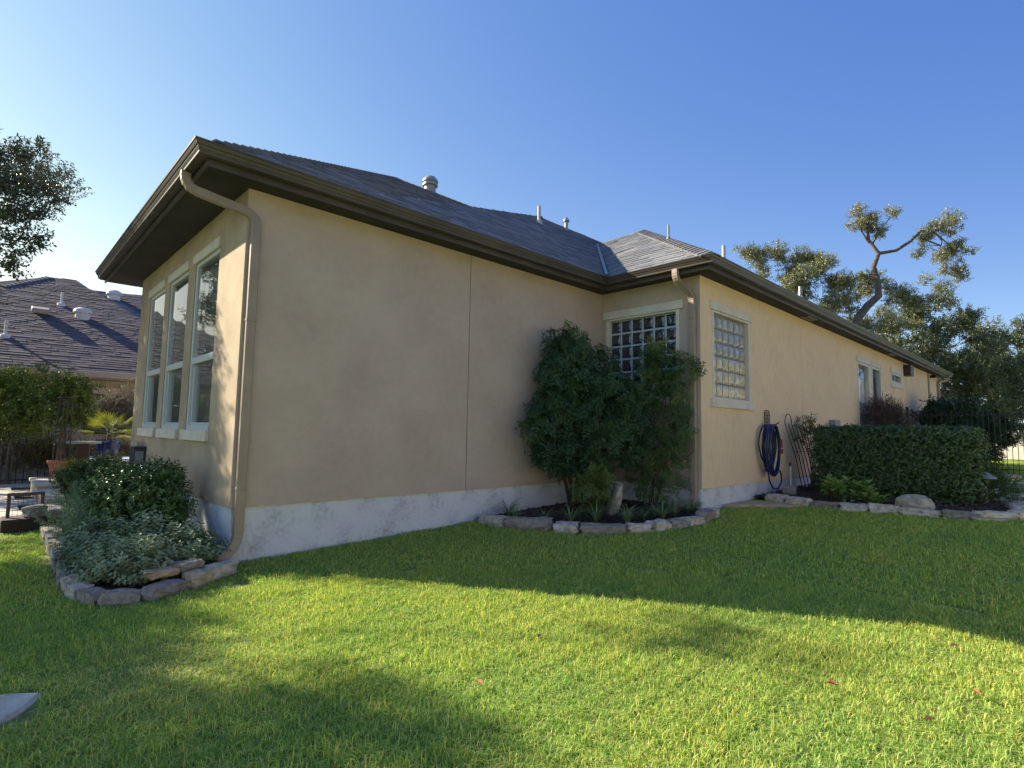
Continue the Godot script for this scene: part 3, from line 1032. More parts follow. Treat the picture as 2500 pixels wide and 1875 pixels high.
func ridge_caps(m: MB, a: Vector3, b: Vector3, n1: Vector3, n2: Vector3, w := 0.15, step := 0.16) -> void:
	var d := b - a
	var l := d.length()
	d /= l
	var s1 := n1.cross(d).normalized()
	if s1.dot(n2) > 0.0:
		s1 = -s1
	var s2 := n2.cross(d).normalized()
	if s2.dot(n1) > 0.0:
		s2 = -s2
	var k := 0.0
	var up := (n1 + n2).normalized()
	while k < l - 0.02:
		m.col = lin(116, 116, 120) * rnd(0.75, 1.2)
		var e := minf(k + step + 0.03, l)
		var pa := a + d * k + up * 0.042
		var pb := a + d * e + up * 0.022
		for sd in [[s1, n1], [s2, n2]]:
			var sv: Vector3 = sd[0]
			var nv: Vector3 = sd[1]
			m.quad(pa, pa + sv * w, pb + sv * w, pb, nv)
			m.quad(pa, pa + sv * w, pa + sv * w - up * 0.02, pa - up * 0.02, -d)
			m.quad(pa + sv * w, pb + sv * w, pb + sv * w - up * 0.022, pa + sv * w - up * 0.022, sv)
		k += step

func build_roof() -> void:
	var deck := MB.new()
	var roof := MeshInstance3D.new()
	var E := 3.718
	var R1 := Vector3(4.34, 6.624, -4.5)
	var a := [Vector3(-0.5, E, 0.34), Vector3(5.27, E, 0.34), Vector3(7.2, 5.28, -2.27), Vector3(7.2, 6.624, -4.5), R1]
	var wpl := [Vector3(-0.5, E, -5.46), Vector3(-0.5, E, 0.34), R1, Vector3(4.34, 6.624, -5.46)]
	var two := [Vector3(0.9, E, 0.34), Vector3(5.27, E, 0.34), Vector3(8.07, 5.50, -1.99), Vector3(12.0, 5.88, -2.486), Vector3(6.6, 5.88, -2.486)]
	var fold := [Vector3(0.9, E, 0.34), Vector3(6.6, 5.88, -2.486), Vector3(7.07, 6.58, -4.42)]
	var c := [Vector3(5.27, E, 0.34), Vector3(5.27, E, 2.08), Vector3(8.22, 5.597, -0.87), Vector3(8.07, 5.502, -1.99)]
	var dpl := [Vector3(5.27, E, 2.08), Vector3(24.56, E, 2.08), Vector3(21.6, 5.597, -0.87), Vector3(8.22, 5.597, -0.87)]
	var bx := func(s1: float, facing: int) -> Basis:
		var L := sqrt(1.0 + s1 * s1)
		if facing == 0:   # faces +Z
			return Basis(Vector3.RIGHT, Vector3(0, s1 / L, -1.0 / L), Vector3(0, 1.0 / L, s1 / L))
		return Basis(Vector3.BACK, Vector3(1.0 / L, s1 / L, 0), Vector3(-s1 / L, 1.0 / L, 0))
	var ba: Basis = bx.call((6.624 - E) / 4.84, 0)
	var bw: Basis = bx.call((6.624 - E) / 4.84, 1)
	var b2: Basis = bx.call((5.88 - E) / 2.826, 0)
	var bc: Basis = bx.call((5.597 - E) / 2.95, 1)
	var bd: Basis = bx.call((5.597 - E) / 2.95, 0)
	for p in [a, wpl, two, c, dpl]:
		deck.fan(p, Vector3.UP)
	# the edges of the raised part of the roof, and the faces turned away
	deck.fan(fold, Vector3.UP)
	deck.quad(Vector3(24.56, E, 2.08), Vector3(24.56, E, -3.82), Vector3(21.6, 5.597, -0.87), Vector3(21.6, 5.597, -0.87), Vector3.RIGHT)
	deck.quad(Vector3(8.07, 5.502, -1.99), Vector3(8.22, 5.597, -0.87), Vector3(21.6, 5.597, -0.87), Vector3(24.56, E, -3.82), Vector3.FORWARD)
	deck.quad(R1, Vector3(7.4, 6.624, -4.5), Vector3(16.0, E, -9.3), Vector3(4.34, E, -9.3), Vector3.FORWARD)
	deck.quad(Vector3(6.6, 5.88, -2.486), Vector3(12.0, 5.88, -2.486), Vector3(12.0, 5.7, -4.5), Vector3(7.07, 6.58, -4.5), Vector3.UP)
	deck.quad(Vector3(12.0, 5.88, -2.486), Vector3(16.0, E, -1.0), Vector3(16.0, E, -9.3), Vector3(12.0, 5.7, -4.5), Vector3.RIGHT)
	deck.tri(Vector3(12.0, 5.88, -2.486), Vector3(8.07, 5.5, -1.99), Vector3(16.0, E, -1.0), Vector3.BACK)
	deck.quad(Vector3(-0.5, E, -5.46), Vector3(4.34, 6.624, -5.46), Vector3(4.34, 3.6, -5.46), Vector3(-0.5, 3.6, -5.46), Vector3.FORWARD)
	deck.quad(Vector3(4.34, 6.624, -5.46), Vector3(4.34, 6.624, -4.5), Vector3(4.34, E, -9.3), Vector3(4.34, 3.6, -5.46), Vector3.LEFT)
	deck.quad(Vector3(4.0, 3.6, -9.3), Vector3(24.4, 3.6, -9.3), Vector3(24.4, E, -3.82), Vector3(16.0, E, -3.9), Vector3.UP)
	var rf := put(deck, "roof", M.deck, house)
	var list := []
	shingle_face(list, a, ba, 0.14, 501)
	shingle_face(list, wpl, bw, 0.14, 502)
	shingle_face(list, two, b2, 0.14, 503)
	var fn: Vector3 = ((fold[1] as Vector3) - fold[0]).cross((fold[2] as Vector3) - fold[0]).normalized()
	if fn.y < 0.0:
		fn = -fn
	var fu := Vector3.UP.cross(fn).normalized()
	if fu.x < 0.0:
		fu = -fu
	var bf := Basis(fu, fn.cross(fu), fn)
	shingle_face(list, fold, bf, 0.14, 506)
	shingle_face(list, c, bc, 0.14, 504)
	shingle_face(list, dpl, bd, 0.14, 505)
	# the raised face sits one shingle above the one below
	for d in list:
		if d.bs == b2 or d.bs == bf:
			d.o = (d.o as Vector3) + (d.bs as Basis).z * (0.02 if d.bs == b2 else 0.004)
	lay_shingles(list, rf, "shingle", [lin(104, 108, 117), lin(120, 123, 130), lin(131, 132, 136), lin(110, 111, 117)])
	var cap := MB.new()
	cap.tinted = true
	rng.seed = 510
	ridge_caps(cap, (a[0] as Vector3).lerp(R1, 0.03), R1, ba.z, bw.z)
	ridge_caps(cap, R1, a[3], ba.z, Vector3(0, 0.85, -0.5).normalized())
	ridge_caps(cap, c[1], c[2], bc.z, bd.z)
	ridge_caps(cap, fold[2], fold[1], bf.z, Vector3(-0.2, 0.7, -0.6).normalized())
	ridge_caps(cap, two[4], two[3], b2.z, Vector3(0, 0.9, -0.4).normalized())
	ridge_caps(cap, c[3], c[2], bc.z, Vector3(0.5, 0.85, 0))
	put(cap, "ridge_cap", M.shingle, rf, "stuff")
	var vf := MB.new()
	vf.bar(Vector3(5.22, E + 0.05, 0.38), Vector3(8.05, 5.53, -1.97), 0.045, 0.012)
	put(vf, "valley_flashing", M.steel_box, rf)
	# vents
	var big := MB.new()
	big.lathe(Vector3(5.2, 6.45, -4.5), [Vector2(0.0, 0.30 + 0.22), Vector2(0.12, 0.30 + 0.20), Vector2(0.175, 0.30 + 0.13), Vector2(0.178, 0.30 + 0.09), Vector2(0.15, 0.30 + 0.08), Vector2(0.15, 0.30 + 0.05), Vector2(0.172, 0.30 + 0.04), Vector2(0.172, 0.30), Vector2(0.13, 0.29), Vector2(0.13, -0.1)], 24)
	put(big, "roof_vent", M.metal_vent, house)
	var pipes := [[Vector3(6.0, 5.42, -1.85), 0.34, 0.034, M.pvc], [Vector3(7.35, 5.70, -2.3), 0.26, 0.04, M.metal_vent], [Vector3(6.75, 4.68, 0.58), 0.26, 0.018, M.steel_box], [Vector3(9.6, 4.9, 0.25), 0.46, 0.038, M.pvc], [Vector3(14.5, 4.95, 0.15), 0.5, 0.038, M.pvc]]
	for q in pipes:
		var m := MB.new()
		var b: Vector3 = q[0]
		m.lathe(b, [Vector2(0.0, q[1]), Vector2(q[2], q[1]), Vector2(q[2], 0.05), Vector2(q[2] * 1.9, 0.03), Vector2(q[2] * 2.2, -0.05)], 12)
		if q[2] == 0.04:
			m.lathe(b, [Vector2(0.0, q[1] + 0.1), Vector2(0.03, q[1] + 0.07), Vector2(0.07, q[1] + 0.02), Vector2(0.07, q[1] - 0.02), Vector2(0.04, q[1] - 0.03)], 12)
		put(m, "vent_pipe", q[3], house)

func tall_window(z0: float, z1: float) -> void:
	var w := Node3D.new()
	w.name = numbered("window", house)
	house.add_child(w, true)
	var t := MB.new()
	t.box(Vector3(-0.022, 3.182, z0 - 0.055), Vector3(0.01, 3.291, z1 + 0.02), 0.004)
	put(t, "header", M.trim, w)
	t = MB.new()
	t.box(Vector3(-0.038, 1.11, z0 - 0.055), Vector3(0.01, 1.227, z1 + 0.012), 0.005)
	put(t, "sill", M.trim, w)
	var f := MB.new()
	var x0 := 0.012
	var x1 := 0.075
	var fw := 0.05
	f.box(Vector3(x0, 1.222, z0 + 0.001), Vector3(x1, 3.188, z0 + fw), 0.004)
	f.box(Vector3(x0, 1.222, z1 - fw), Vector3(x1, 3.188, z1 - 0.001), 0.004)
	f.box(Vector3(x0, 3.14, z0 + fw), Vector3(x1, 3.188, z1 - fw), 0.004)
	f.box(Vector3(x0 - 0.01, 1.222, z0 + fw), Vector3(x1, 1.285, z1 - fw), 0.004)
	f.box(Vector3(x0 + 0.002, 1.985, z0 + fw), Vector3(x1, 2.06, z1 - fw), 0.004)
	put(f, "frame", M.frame, w)
	f = MB.new()
	for k in [[z0 + fw + 0.001, z0 + fw + 0.03], [z1 - fw - 0.03, z1 - fw - 0.001]]:
		f.box(Vector3(0.04, 1.286, k[0]), Vector3(0.085, 1.984, k[1]), 0.003)
	f.box(Vector3(0.04, 1.286, z0 + fw + 0.03), Vector3(0.085, 1.31, z1 - fw - 0.03), 0.003)
	put(f, "sash", M.frame, w)
	for k in [[2.06, 3.14, 0.03, 0.0], [1.31, 1.985, 0.062, 0.03]]:
		var p := MB.new()
		p.quad(Vector3(k[2], k[0], z0 + fw + k[3]), Vector3(k[2], k[0], z1 - fw - k[3]), Vector3(k[2], k[1], z1 - fw - k[3]), Vector3(k[2], k[1], z0 + fw + k[3]), Vector3.LEFT)
		put(p, "pane", M.pane, w)

func block_window(o: Vector3, u: Vector3, n: Vector3, h0: float, h1: float, f0: float, f1: float, m_up: Material, m_low: Material, mort: Material, sd: int) -> void:
	var w := Node3D.new()
	w.name = numbered("glass_block_window", house)
	house.add_child(w, true)
	var bs := Basis(u, Vector3.UP, n) if u.cross(Vector3.UP).dot(n) > 0 else Basis(-u, Vector3.UP, n)
	var B := func(m: MB, a: float, b: float, y0: float, y1: float, d0: float, d1: float, bev: float) -> void:
		m.obox(Transform3D(bs, o + u * (a + b) * 0.5 + Vector3.UP * (y0 + y1) * 0.5 + n * (d0 + d1) * 0.5), Vector3(b - a, y1 - y0, d1 - d0), bev)
	var t := MB.new()
	B.call(t, h0, h1, 3.125, 3.251, -0.01, 0.03, 0.004)
	put(t, "header", M.trim, w)
	t = MB.new()
	B.call(t, h0 - 0.01, h1 + 0.01, 1.68, 1.795, -0.01, 0.04, 0.005)
	put(t, "sill", M.trim, w)
	t = MB.new()
	B.call(t, f0, f0 + 0.055, 1.796, 3.124, -0.07, 0.012, 0.004)
	B.call(t, f1 - 0.055, f1, 1.796, 3.124, -0.07, 0.012, 0.004)
	B.call(t, f0 + 0.055, f1 - 0.055, 3.092, 3.124, -0.07, 0.012, 0.004)
	B.call(t, f0 + 0.055, f1 - 0.055, 1.796, 1.83, -0.07, 0.012, 0.004)
	put(t, "frame", M.trim, w)
	var g0 := f0 + 0.056
	var g1 := f1 - 0.056
	t = MB.new()
	B.call(t, g0, g1, 1.83, 3.092, -0.13, -0.062, 0.0)
	put(t, "mortar", mort, w)
	rng.seed = sd
	var gap := 0.015 if mort == M.mortar_cool else 0.010
	var cw := (g1 - g0) / 6.0
	var chh := (3.092 - 1.83) / 6.0
	for r in 6:
		for c in 6:
			var m := MB.new()
			var a0 := g0 + c * cw + gap
			var a1 := g0 + (c + 1) * cw - gap
			var y0 := 1.83 + r * chh + gap
			var y1 := 1.83 + (r + 1) * chh - gap
			var N := 9
			var pts := []
			for i in N + 1:
				for j in N + 1:
					var fu := float(i) / N
					var fv := float(j) / N
					var edge := minf(minf(fu, 1.0 - fu), minf(fv, 1.0 - fv))
					var rise := smoothstep(0.0, 0.16, edge)
					var wave := noise.get_noise_3d((a0 + fu * cw) * 260.0 + sd * 40.0, (y0 + fv * chh) * 150.0, sd * 9.0)
					pts.append(o + u * lerpf(a0, a1, fu) + Vector3.UP * lerpf(y0, y1, fv) + n * (-0.060 + rise * 0.016 + rise * wave * 0.012))
			var nr := []
			for i in N + 1:
				for j in N + 1:
					var du: Vector3 = pts[mini(i + 1, N) * (N + 1) + j] - pts[maxi(i - 1, 0) * (N + 1) + j]
					var dv: Vector3 = pts[i * (N + 1) + mini(j + 1, N)] - pts[i * (N + 1) + maxi(j - 1, 0)]
					var nn := du.cross(dv).normalized()
					nr.append(nn if nn.dot(n) > 0 else -nn)
			for i in N:
				for j in N:
					var k := [i * (N + 1) + j, (i + 1) * (N + 1) + j, (i + 1) * (N + 1) + j + 1, i * (N + 1) + j + 1]
					m._smooth(pts[k[0]], pts[k[1]], pts[k[2]], nr[k[0]], nr[k[1]], nr[k[2]])
					m._smooth(pts[k[0]], pts[k[2]], pts[k[3]], nr[k[0]], nr[k[2]], nr[k[3]])
			put(m, "glass_block", m_up if r > 2 else m_low, w)

func small_windows() -> void:
	# two tall windows and a small one far along the right wall
	for q in [[13.43, 14.47, 1.42, 3.12, true], [14.71, 15.65, 1.42, 3.12, true], [16.81, 18.03, 2.84, 3.15, false]]:
		var w := Node3D.new()
		w.name = numbered("window", house)
		house.add_child(w, true)
		var z := 1.738
		var t := MB.new()
		t.box(Vector3(q[0] - 0.08, q[3] - 0.01, z - 0.01), Vector3(q[1] + 0.08, q[3] + 0.12, z + 0.03), 0.004)
		put(t, "header", M.trim, w)
		t = MB.new()
		t.box(Vector3(q[0] - 0.08, q[2] - 0.12, z - 0.01), Vector3(q[1] + 0.08, q[2] + 0.005, z + 0.035), 0.004)
		put(t, "sill", M.trim, w)
		t = MB.new()
		t.box(Vector3(q[0] + 0.002, q[2] + 0.006, z - 0.08), Vector3(q[0] + 0.07, q[3] - 0.012, z + 0.012), 0.003)
		t.box(Vector3(q[1] - 0.07, q[2] + 0.006, z - 0.08), Vector3(q[1] - 0.002, q[3] - 0.012, z + 0.012), 0.003)
		t.box(Vector3(q[0] + 0.07, q[3] - 0.07, z - 0.08), Vector3(q[1] - 0.07, q[3] - 0.012, z + 0.01), 0.003)
		t.box(Vector3(q[0] + 0.07, q[2] + 0.006, z - 0.08), Vector3(q[1] - 0.07, q[2] + 0.06, z + 0.01), 0.003)
		if q[4]:
			t.box(Vector3(q[0] + 0.07, 1.86, z - 0.07), Vector3(q[1] - 0.07, 1.92, z - 0.02), 0.003)
		else:
			t.box(Vector3((q[0] + q[1]) * 0.5 - 0.02, q[2] + 0.06, z - 0.07), Vector3((q[0] + q[1]) * 0.5 + 0.02, q[3] - 0.07, z - 0.02), 0.003)
		put(t, "frame", M.vinyl, w)
		t = MB.new()
		t.quad(Vector3(q[0] + 0.07, q[2] + 0.06, z - 0.045), Vector3(q[1] - 0.07, q[2] + 0.06, z - 0.045), Vector3(q[1] - 0.07, q[3] - 0.07, z - 0.045), Vector3(q[0] + 0.07, q[3] - 0.07, z - 0.045), Vector3.BACK)
		put(t, "pane", M.pane, w)
		if q[4] and q[0] < 14.0:
			t = MB.new()
			t.box(Vector3(q[0] + 0.06, 1.5, z - 0.112), Vector3(q[1] - 0.06, 2.72, z - 0.1))  # added pale panel, stands in for a sunlit wall mirrored in this pane
			put(t, "reflection_panel", M.trim, w)
			t = MB.new()
			for k in 6:
				t.box(Vector3(q[0] + 0.06, 2.88 + k * 0.03, z - 0.115), Vector3(q[1] - 0.06, 2.9 + k * 0.03, z - 0.095))  # added grey bars, stand in for the mirrored eave lines
			put(t, "reflected_eave_bars", M.mortar, w)

func elbow(a: Vector3, b: Vector3, c: Vector3, r: float, n: int) -> Array:
	# points of a round bend at b between a and c
	var out := []
	var p := b + (a - b).normalized() * r
	var q := b + (c - b).normalized() * r
	for i in n + 1:
		var t := float(i) / n
		out.append(p.lerp(b, t).lerp(b.lerp(q, t), t))
	return out

func downspout(corner: Array, r: float, side: Vector3, w: float, d: float) -> void:
	var pts := [corner[0]]
	var rib := [1.0]
	for i in range(1, corner.size() - 1):
		var e := elbow(corner[i - 1], corner[i], corner[i + 1], r, 10)
		for k in e.size():
			pts.append(e[k])
			rib.append(1.0 if k % 2 else 1.07)
	pts.append(corner[-1])
	rib.append(1.0)
	var m := MB.new()
	m.sweep(pts, w, d, side, rib)
	var o := put(m, "downspout", M.spout, house)
	return

func fittings() -> void:
	downspout([Vector3(-0.505, 3.615, -0.16), Vector3(-0.505, 3.47, -0.15), Vector3(0.068, 3.30, 0.055), Vector3(0.068, 0.20, 0.055), Vector3(-0.10, 0.07, 0.10)], 0.11, Vector3(0, 0, 1), 0.078, 0.058)
	downspout([Vector3(5.262, 3.615, 1.55), Vector3(5.262, 3.47, 1.55), Vector3(5.555, 3.27, 1.645), Vector3(5.555, 0.36, 1.645), Vector3(5.36, 0.22, 1.66)], 0.09, Vector3(1, 0, 0), 0.085, 0.062)
	downspout([Vector3(24.0, 3.61, 2.08), Vector3(24.0, 3.45, 2.05), Vector3(23.75, 3.38, 1.79), Vector3(23.75, 0.45, 1.79), Vector3(23.75, 0.3, 1.95)], 0.07, Vector3(0, 0, 1), 0.09, 0.065)
	for q in [[Vector3(0.068, 2.28, 0.055), Vector3(0.092, 0.03, 0.07)], [Vector3(0.068, 0.70, 0.055), Vector3(0.092, 0.03, 0.07)]]:
		var b := MB.new()
		b.obox(Transform3D(Basis.IDENTITY, q[0]), q[1], 0.004)
		put(b, "downspout_strap", M.spout, house)
	var sb := MB.new()
	sb.obox(Transform3D(Basis.IDENTITY, Vector3(5.555, 2.985, 1.645)), Vector3(0.078, 0.10, 0.10), 0.004)
	put(sb, "downspout_strap", M.spout, house)
	# electric cut-off box with conduit on the window wall
	var m := MB.new()
	m.box(Vector3(-0.15, 0.64, -4.02), Vector3(0.0, 0.95, -3.74), 0.008)
	m.box(Vector3(-0.16, 0.94, -4.04), Vector3(0.0, 0.965, -3.72), 0.006)
	var eb := put(m, "electric_box", M.meter, house)
	m = MB.new()
	m.quad(Vector3(-0.13, 0.72, -3.735), Vector3(-0.03, 0.72, -3.735), Vector3(-0.03, 0.90, -3.735), Vector3(-0.13, 0.90, -3.735), Vector3.BACK)
	put(m, "label_plate", M.steel_box, eb)
	m = MB.new()
	m.tube([Vector3(-0.03, 0.62, -4.2), Vector3(-0.035, 0.94, -4.2), Vector3(-0.05, 1.0, -4.14), Vector3(-0.06, 1.01, -4.05), Vector3(-0.06, 0.96, -4.0)], [0.022, 0.022, 0.022, 0.022, 0.022], 8)
	put(m, "conduit", M.conduit, eb)
	m = MB.new()
	for k in 3:
		m.tube([Vector3(-0.11 + k * 0.04, 0.65, -3.88), Vector3(-0.12 + k * 0.04, 0.58, -3.86), Vector3(-0.09 + k * 0.04, 0.52, -3.88 - k * 0.03), Vector3(-0.02, 0.5, -3.95)], [0.01, 0.01, 0.01, 0.01], 6)
	put(m, "cable", M.dark, eb)
	# boxes on the right-hand wall
	m = MB.new()
	m.box(Vector3(11.2, 1.43, 1.738), Vector3(11.55, 1.63, 1.86), 0.008)
	put(m, "junction_box", M.steel_box, house)
	m = MB.new()
	m.box(Vector3(18.35, 3.16, 1.738), Vector3(18.75, 3.49, 1.93), 0.004)
	put(m, "exhaust_hood", M.brown_pot, house)
	m = MB.new()
	m.box(Vector3(20.4, 1.75, 1.738), Vector3(21.9, 2.1, 1.85), 0.01)
	put(m, "meter_cabinet", M.steel_box, house)
	m = MB.new()
	m.tube([Vector3(22.1, 2.1, 1.77), Vector3(22.1, 3.55, 1.77)], [0.03, 0.03], 8)
	put(m, "conduit", M.conduit, house)
	m = MB.new()
	m.box(Vector3(22.2, 3.40, 1.76), Vector3(22.34, 3.5, 1.95), 0.01)
	put(m, "flood_lamp", M.dark, house)

# ------------------------------------------------------------------ neighbour houses
func build_neighbour() -> void:
	var nb := thing("neighbour_house", "neighbour's cream house with a large weathered purple-brown shingle roof", "house", Vector3(-0.5, -0.35, -12.7))
	var EY := 2.58
	var EZ := -12.15
	var P := func(x: float, z: float) -> Vector3:
		return Vector3(x, EY + 0.5 * (EZ - z), z)
	var face := [P.call(-14.0, EZ), P.call(6.0, EZ), P.call(6.0, -19.3), P.call(2.4, -19.45), P.call(0.76, -19.1), P.call(0.39, -20.05), P.call(-0.42, -19.9), P.call(-1.64, -18.1), P.call(-6.0, -13.9), P.call(-8.5, -15.6), P.call(-11.0, -15.6)]
	var L := sqrt(1.25)
	var bs := Basis(Vector3.RIGHT, Vector3(0, 0.5 / L, -1.0 / L), Vector3(0, 1.0 / L, 0.5 / L))
	var deck := MB.new()
	var flat := PackedVector2Array()
	for p in face:
		flat.append(Vector2(p.x, p.z))
	var ix := Geometry2D.triangulate_polygon(flat)
	for t in range(0, ix.size(), 3):
		deck.tri(face[ix[t]], face[ix[t + 1]], face[ix[t + 2]], Vector3.UP)
	# back slope, so that the roof is a solid thing
	deck.quad(P.call(-0.42, -19.9), P.call(0.39, -20.05), Vector3(6.0, 3.0, -26.0), Vector3(-6.0, 3.0, -26.0), Vector3.FORWARD)
	for w in [[0.39, -20.05, 0.76, -19.1], [0.76, -19.1, 2.4, -19.45], [2.4, -19.45, 6.0, -19.3]]:
		deck.quad(P.call(w[0], w[1]), P.call(w[2], w[3]), Vector3(w[2], 3.0, -26.0), Vector3(w[0], 3.0, -26.0), Vector3.FORWARD)
	deck.quad(P.call(-0.42, -19.9), P.call(-1.64, -18.1), P.call(-6.0, -13.9), Vector3(-6.0, 3.0, -26.0), Vector3.LEFT)
	var rf := put(deck, "roof", M.deck, nb)
	var list := []
	shingle_face(list, face, bs, 0.165, 601)
	for d in list:
		var c3: Vector3 = d.o + bs * Vector3(d.u, d.v, 0)
		if c3.x > 2.2 or c3.x < -1.9:
			d.full = false
	lay_shingles(list, rf, "oldshingle", [lin(84, 74, 78), lin(98, 87, 90), lin(108, 97, 98), lin(92, 80, 82)])
	var cap := MB.new()
	cap.tinted = true
	rng.seed = 620
	ridge_caps(cap, P.call(0.99, -18.9), P.call(1.9, -16.9), bs.z, bs.z.rotated(Vector3.BACK, 0.3), 0.16, 0.2)
	ridge_caps(cap, P.call(1.9, -16.9), P.call(3.6, -13.2), bs.z, bs.z.rotated(Vector3.BACK, 0.3), 0.16, 0.2)
	ridge_caps(cap, P.call(-1.64, -18.1), P.call(-0.42, -19.9), bs.z, Vector3(-0.5, 0.8, -0.3), 0.16, 0.2)
	put(cap, "ridge_cap", M.shingle, rf, "stuff")
	var m := MB.new()
	m.box(Vector3(-14.0, -0.6, -13.2), Vector3(6.0, 2.5, -12.72))
	put(m, "wall", M.neigh_wall, nb)
	m = MB.new()
	m.box(Vector3(-14.0, 2.42, -12.72), Vector3(6.0, 2.45, -12.2))
	put(m, "soffit", M.neigh_wall, nb)
	m = MB.new()
	m.box(Vector3(-14.0, 2.44, -12.2), Vector3(6.0, 2.60, -12.06), 0.02)
	put(m, "gutter", M.neigh_gutter, nb)
	m = MB.new()
	m.box(Vector3(0.2, 1.0, -12.719), Vector3(1.5, 2.05, -12.68), 0.01)
	var wn := put(m, "window", M.dark, nb)
	m = MB.new()
	m.box(Vector3(0.05, 2.06, -12.718), Vector3(3.2, 2.24, -12.62), 0.01)
	put(m, "header", M.trim, wn)
	m = MB.new()
	m.quad(Vector3(0.24, 1.04, -12.675), Vector3(1.46, 1.04, -12.675), Vector3(1.46, 2.02, -12.675), Vector3(0.24, 2.02, -12.675), Vector3.BACK)
	put(m, "pane", M.pane, wn)
	m = MB.new()
	m.box(Vector3(-0.1, 2.27, -12.719), Vector3(0.1, 2.40, -12.66), 0.005)
	put(m, "wall_vent", M.red, nb)
	# roof vents: two pale turbine domes, a flat box vent, two pipes
	for q in [Vector3(0.30, 4.55, -16.1), Vector3(1.36, 5.72, -18.45)]:
		m = MB.new()
		m.lathe(q, [Vector2(0.0, 0.34), Vector2(0.12, 0.33), Vector2(0.22, 0.27), Vector2(0.25, 0.19), Vector2(0.24, 0.15), Vector2(0.19, 0.14), Vector2(0.19, -0.25)], 18)
		put(m, "dome_vent", M.white_cap, nb)
	m = MB.new()
	m.obox(Transform3D(Basis(Vector3.RIGHT, 0.3), Vector3(-0.71, 4.62, -15.97)), Vector3(0.42, 0.14, 0.36), 0.02)
	put(m, "box_vent", M.neigh_gutter, nb)
	for q in [Vector3(-0.17, 5.04, -17.07), Vector3(-1.45, 3.5, -13.99)]:
		m = MB.new()
		m.lathe(q, [Vector2(0.0, 0.42), Vector2(0.035, 0.42), Vector2(0.035, 0.08), Vector2(0.1, 0.05), Vector2(0.14, -0.08)], 10)
		put(m, "vent_pipe", M.white_cap, nb)
	# the sunlit house beyond the gate on the right
	m = MB.new()
	m.box(Vector3(36.0, 0.0, -2.0), Vector3(36.4, 2.0, 18.0), 0.02)
	tag(put(m, "garden_wall", M.across_wall), "pale sunlit garden wall glimpsed beyond the iron gate", "wall")
	# the house on the other side of the lawn: its sunlit wall lights the shaded side of this one and shows in the glass blocks
	var oh := thing("house_across", "sunlit cream house across the side lawn, mirrored in the glass blocks", "house", Vector3(10.0, 0.0, 12.5))
	m = MB.new()
	m.box(Vector3(-9.0, -0.4, 11.2), Vector3(27.0, 3.5, 20.0))
	put(m, "wall", M.across_wall, oh)
	m = MB.new()
	m.quad(Vector3(-9.5, 3.5, 10.7), Vector3(27.5, 3.5, 10.7), Vector3(23.2, 6.2, 16.0), Vector3(-5.2, 6.2, 16.0), Vector3(0, 1, -1))
	m.quad(Vector3(-9.5, 3.5, 20.5), Vector3(27.5, 3.5, 20.5), Vector3(23.2, 6.2, 16.0), Vector3(-5.2, 6.2, 16.0), Vector3(0, 1, 1))
	m.tri(Vector3(-9.5, 3.5, 10.7), Vector3(-9.5, 3.5, 20.5), Vector3(-5.2, 6.2, 16.0), Vector3(-1, 1, 0))
	m.tri(Vector3(27.5, 3.5, 10.7), Vector3(27.5, 3.5, 20.5), Vector3(23.2, 6.2, 16.0), Vector3(1, 1, 0))
	put(m, "roof", M.deck, oh)
	m = MB.new()
	m.box(Vector3(-9.5, 3.4, 10.68), Vector3(27.5, 3.52, 10.8))
	put(m, "fascia", M.brown, oh)
	for x in [-3.0, 4.0, 11.0, 18.0]:
		m = MB.new()
		m.box(Vector3(x, 1.2, 11.15), Vector3(x + 1.1, 2.7, 11.21), 0.01)
		put(m, "window", M.dark, oh)

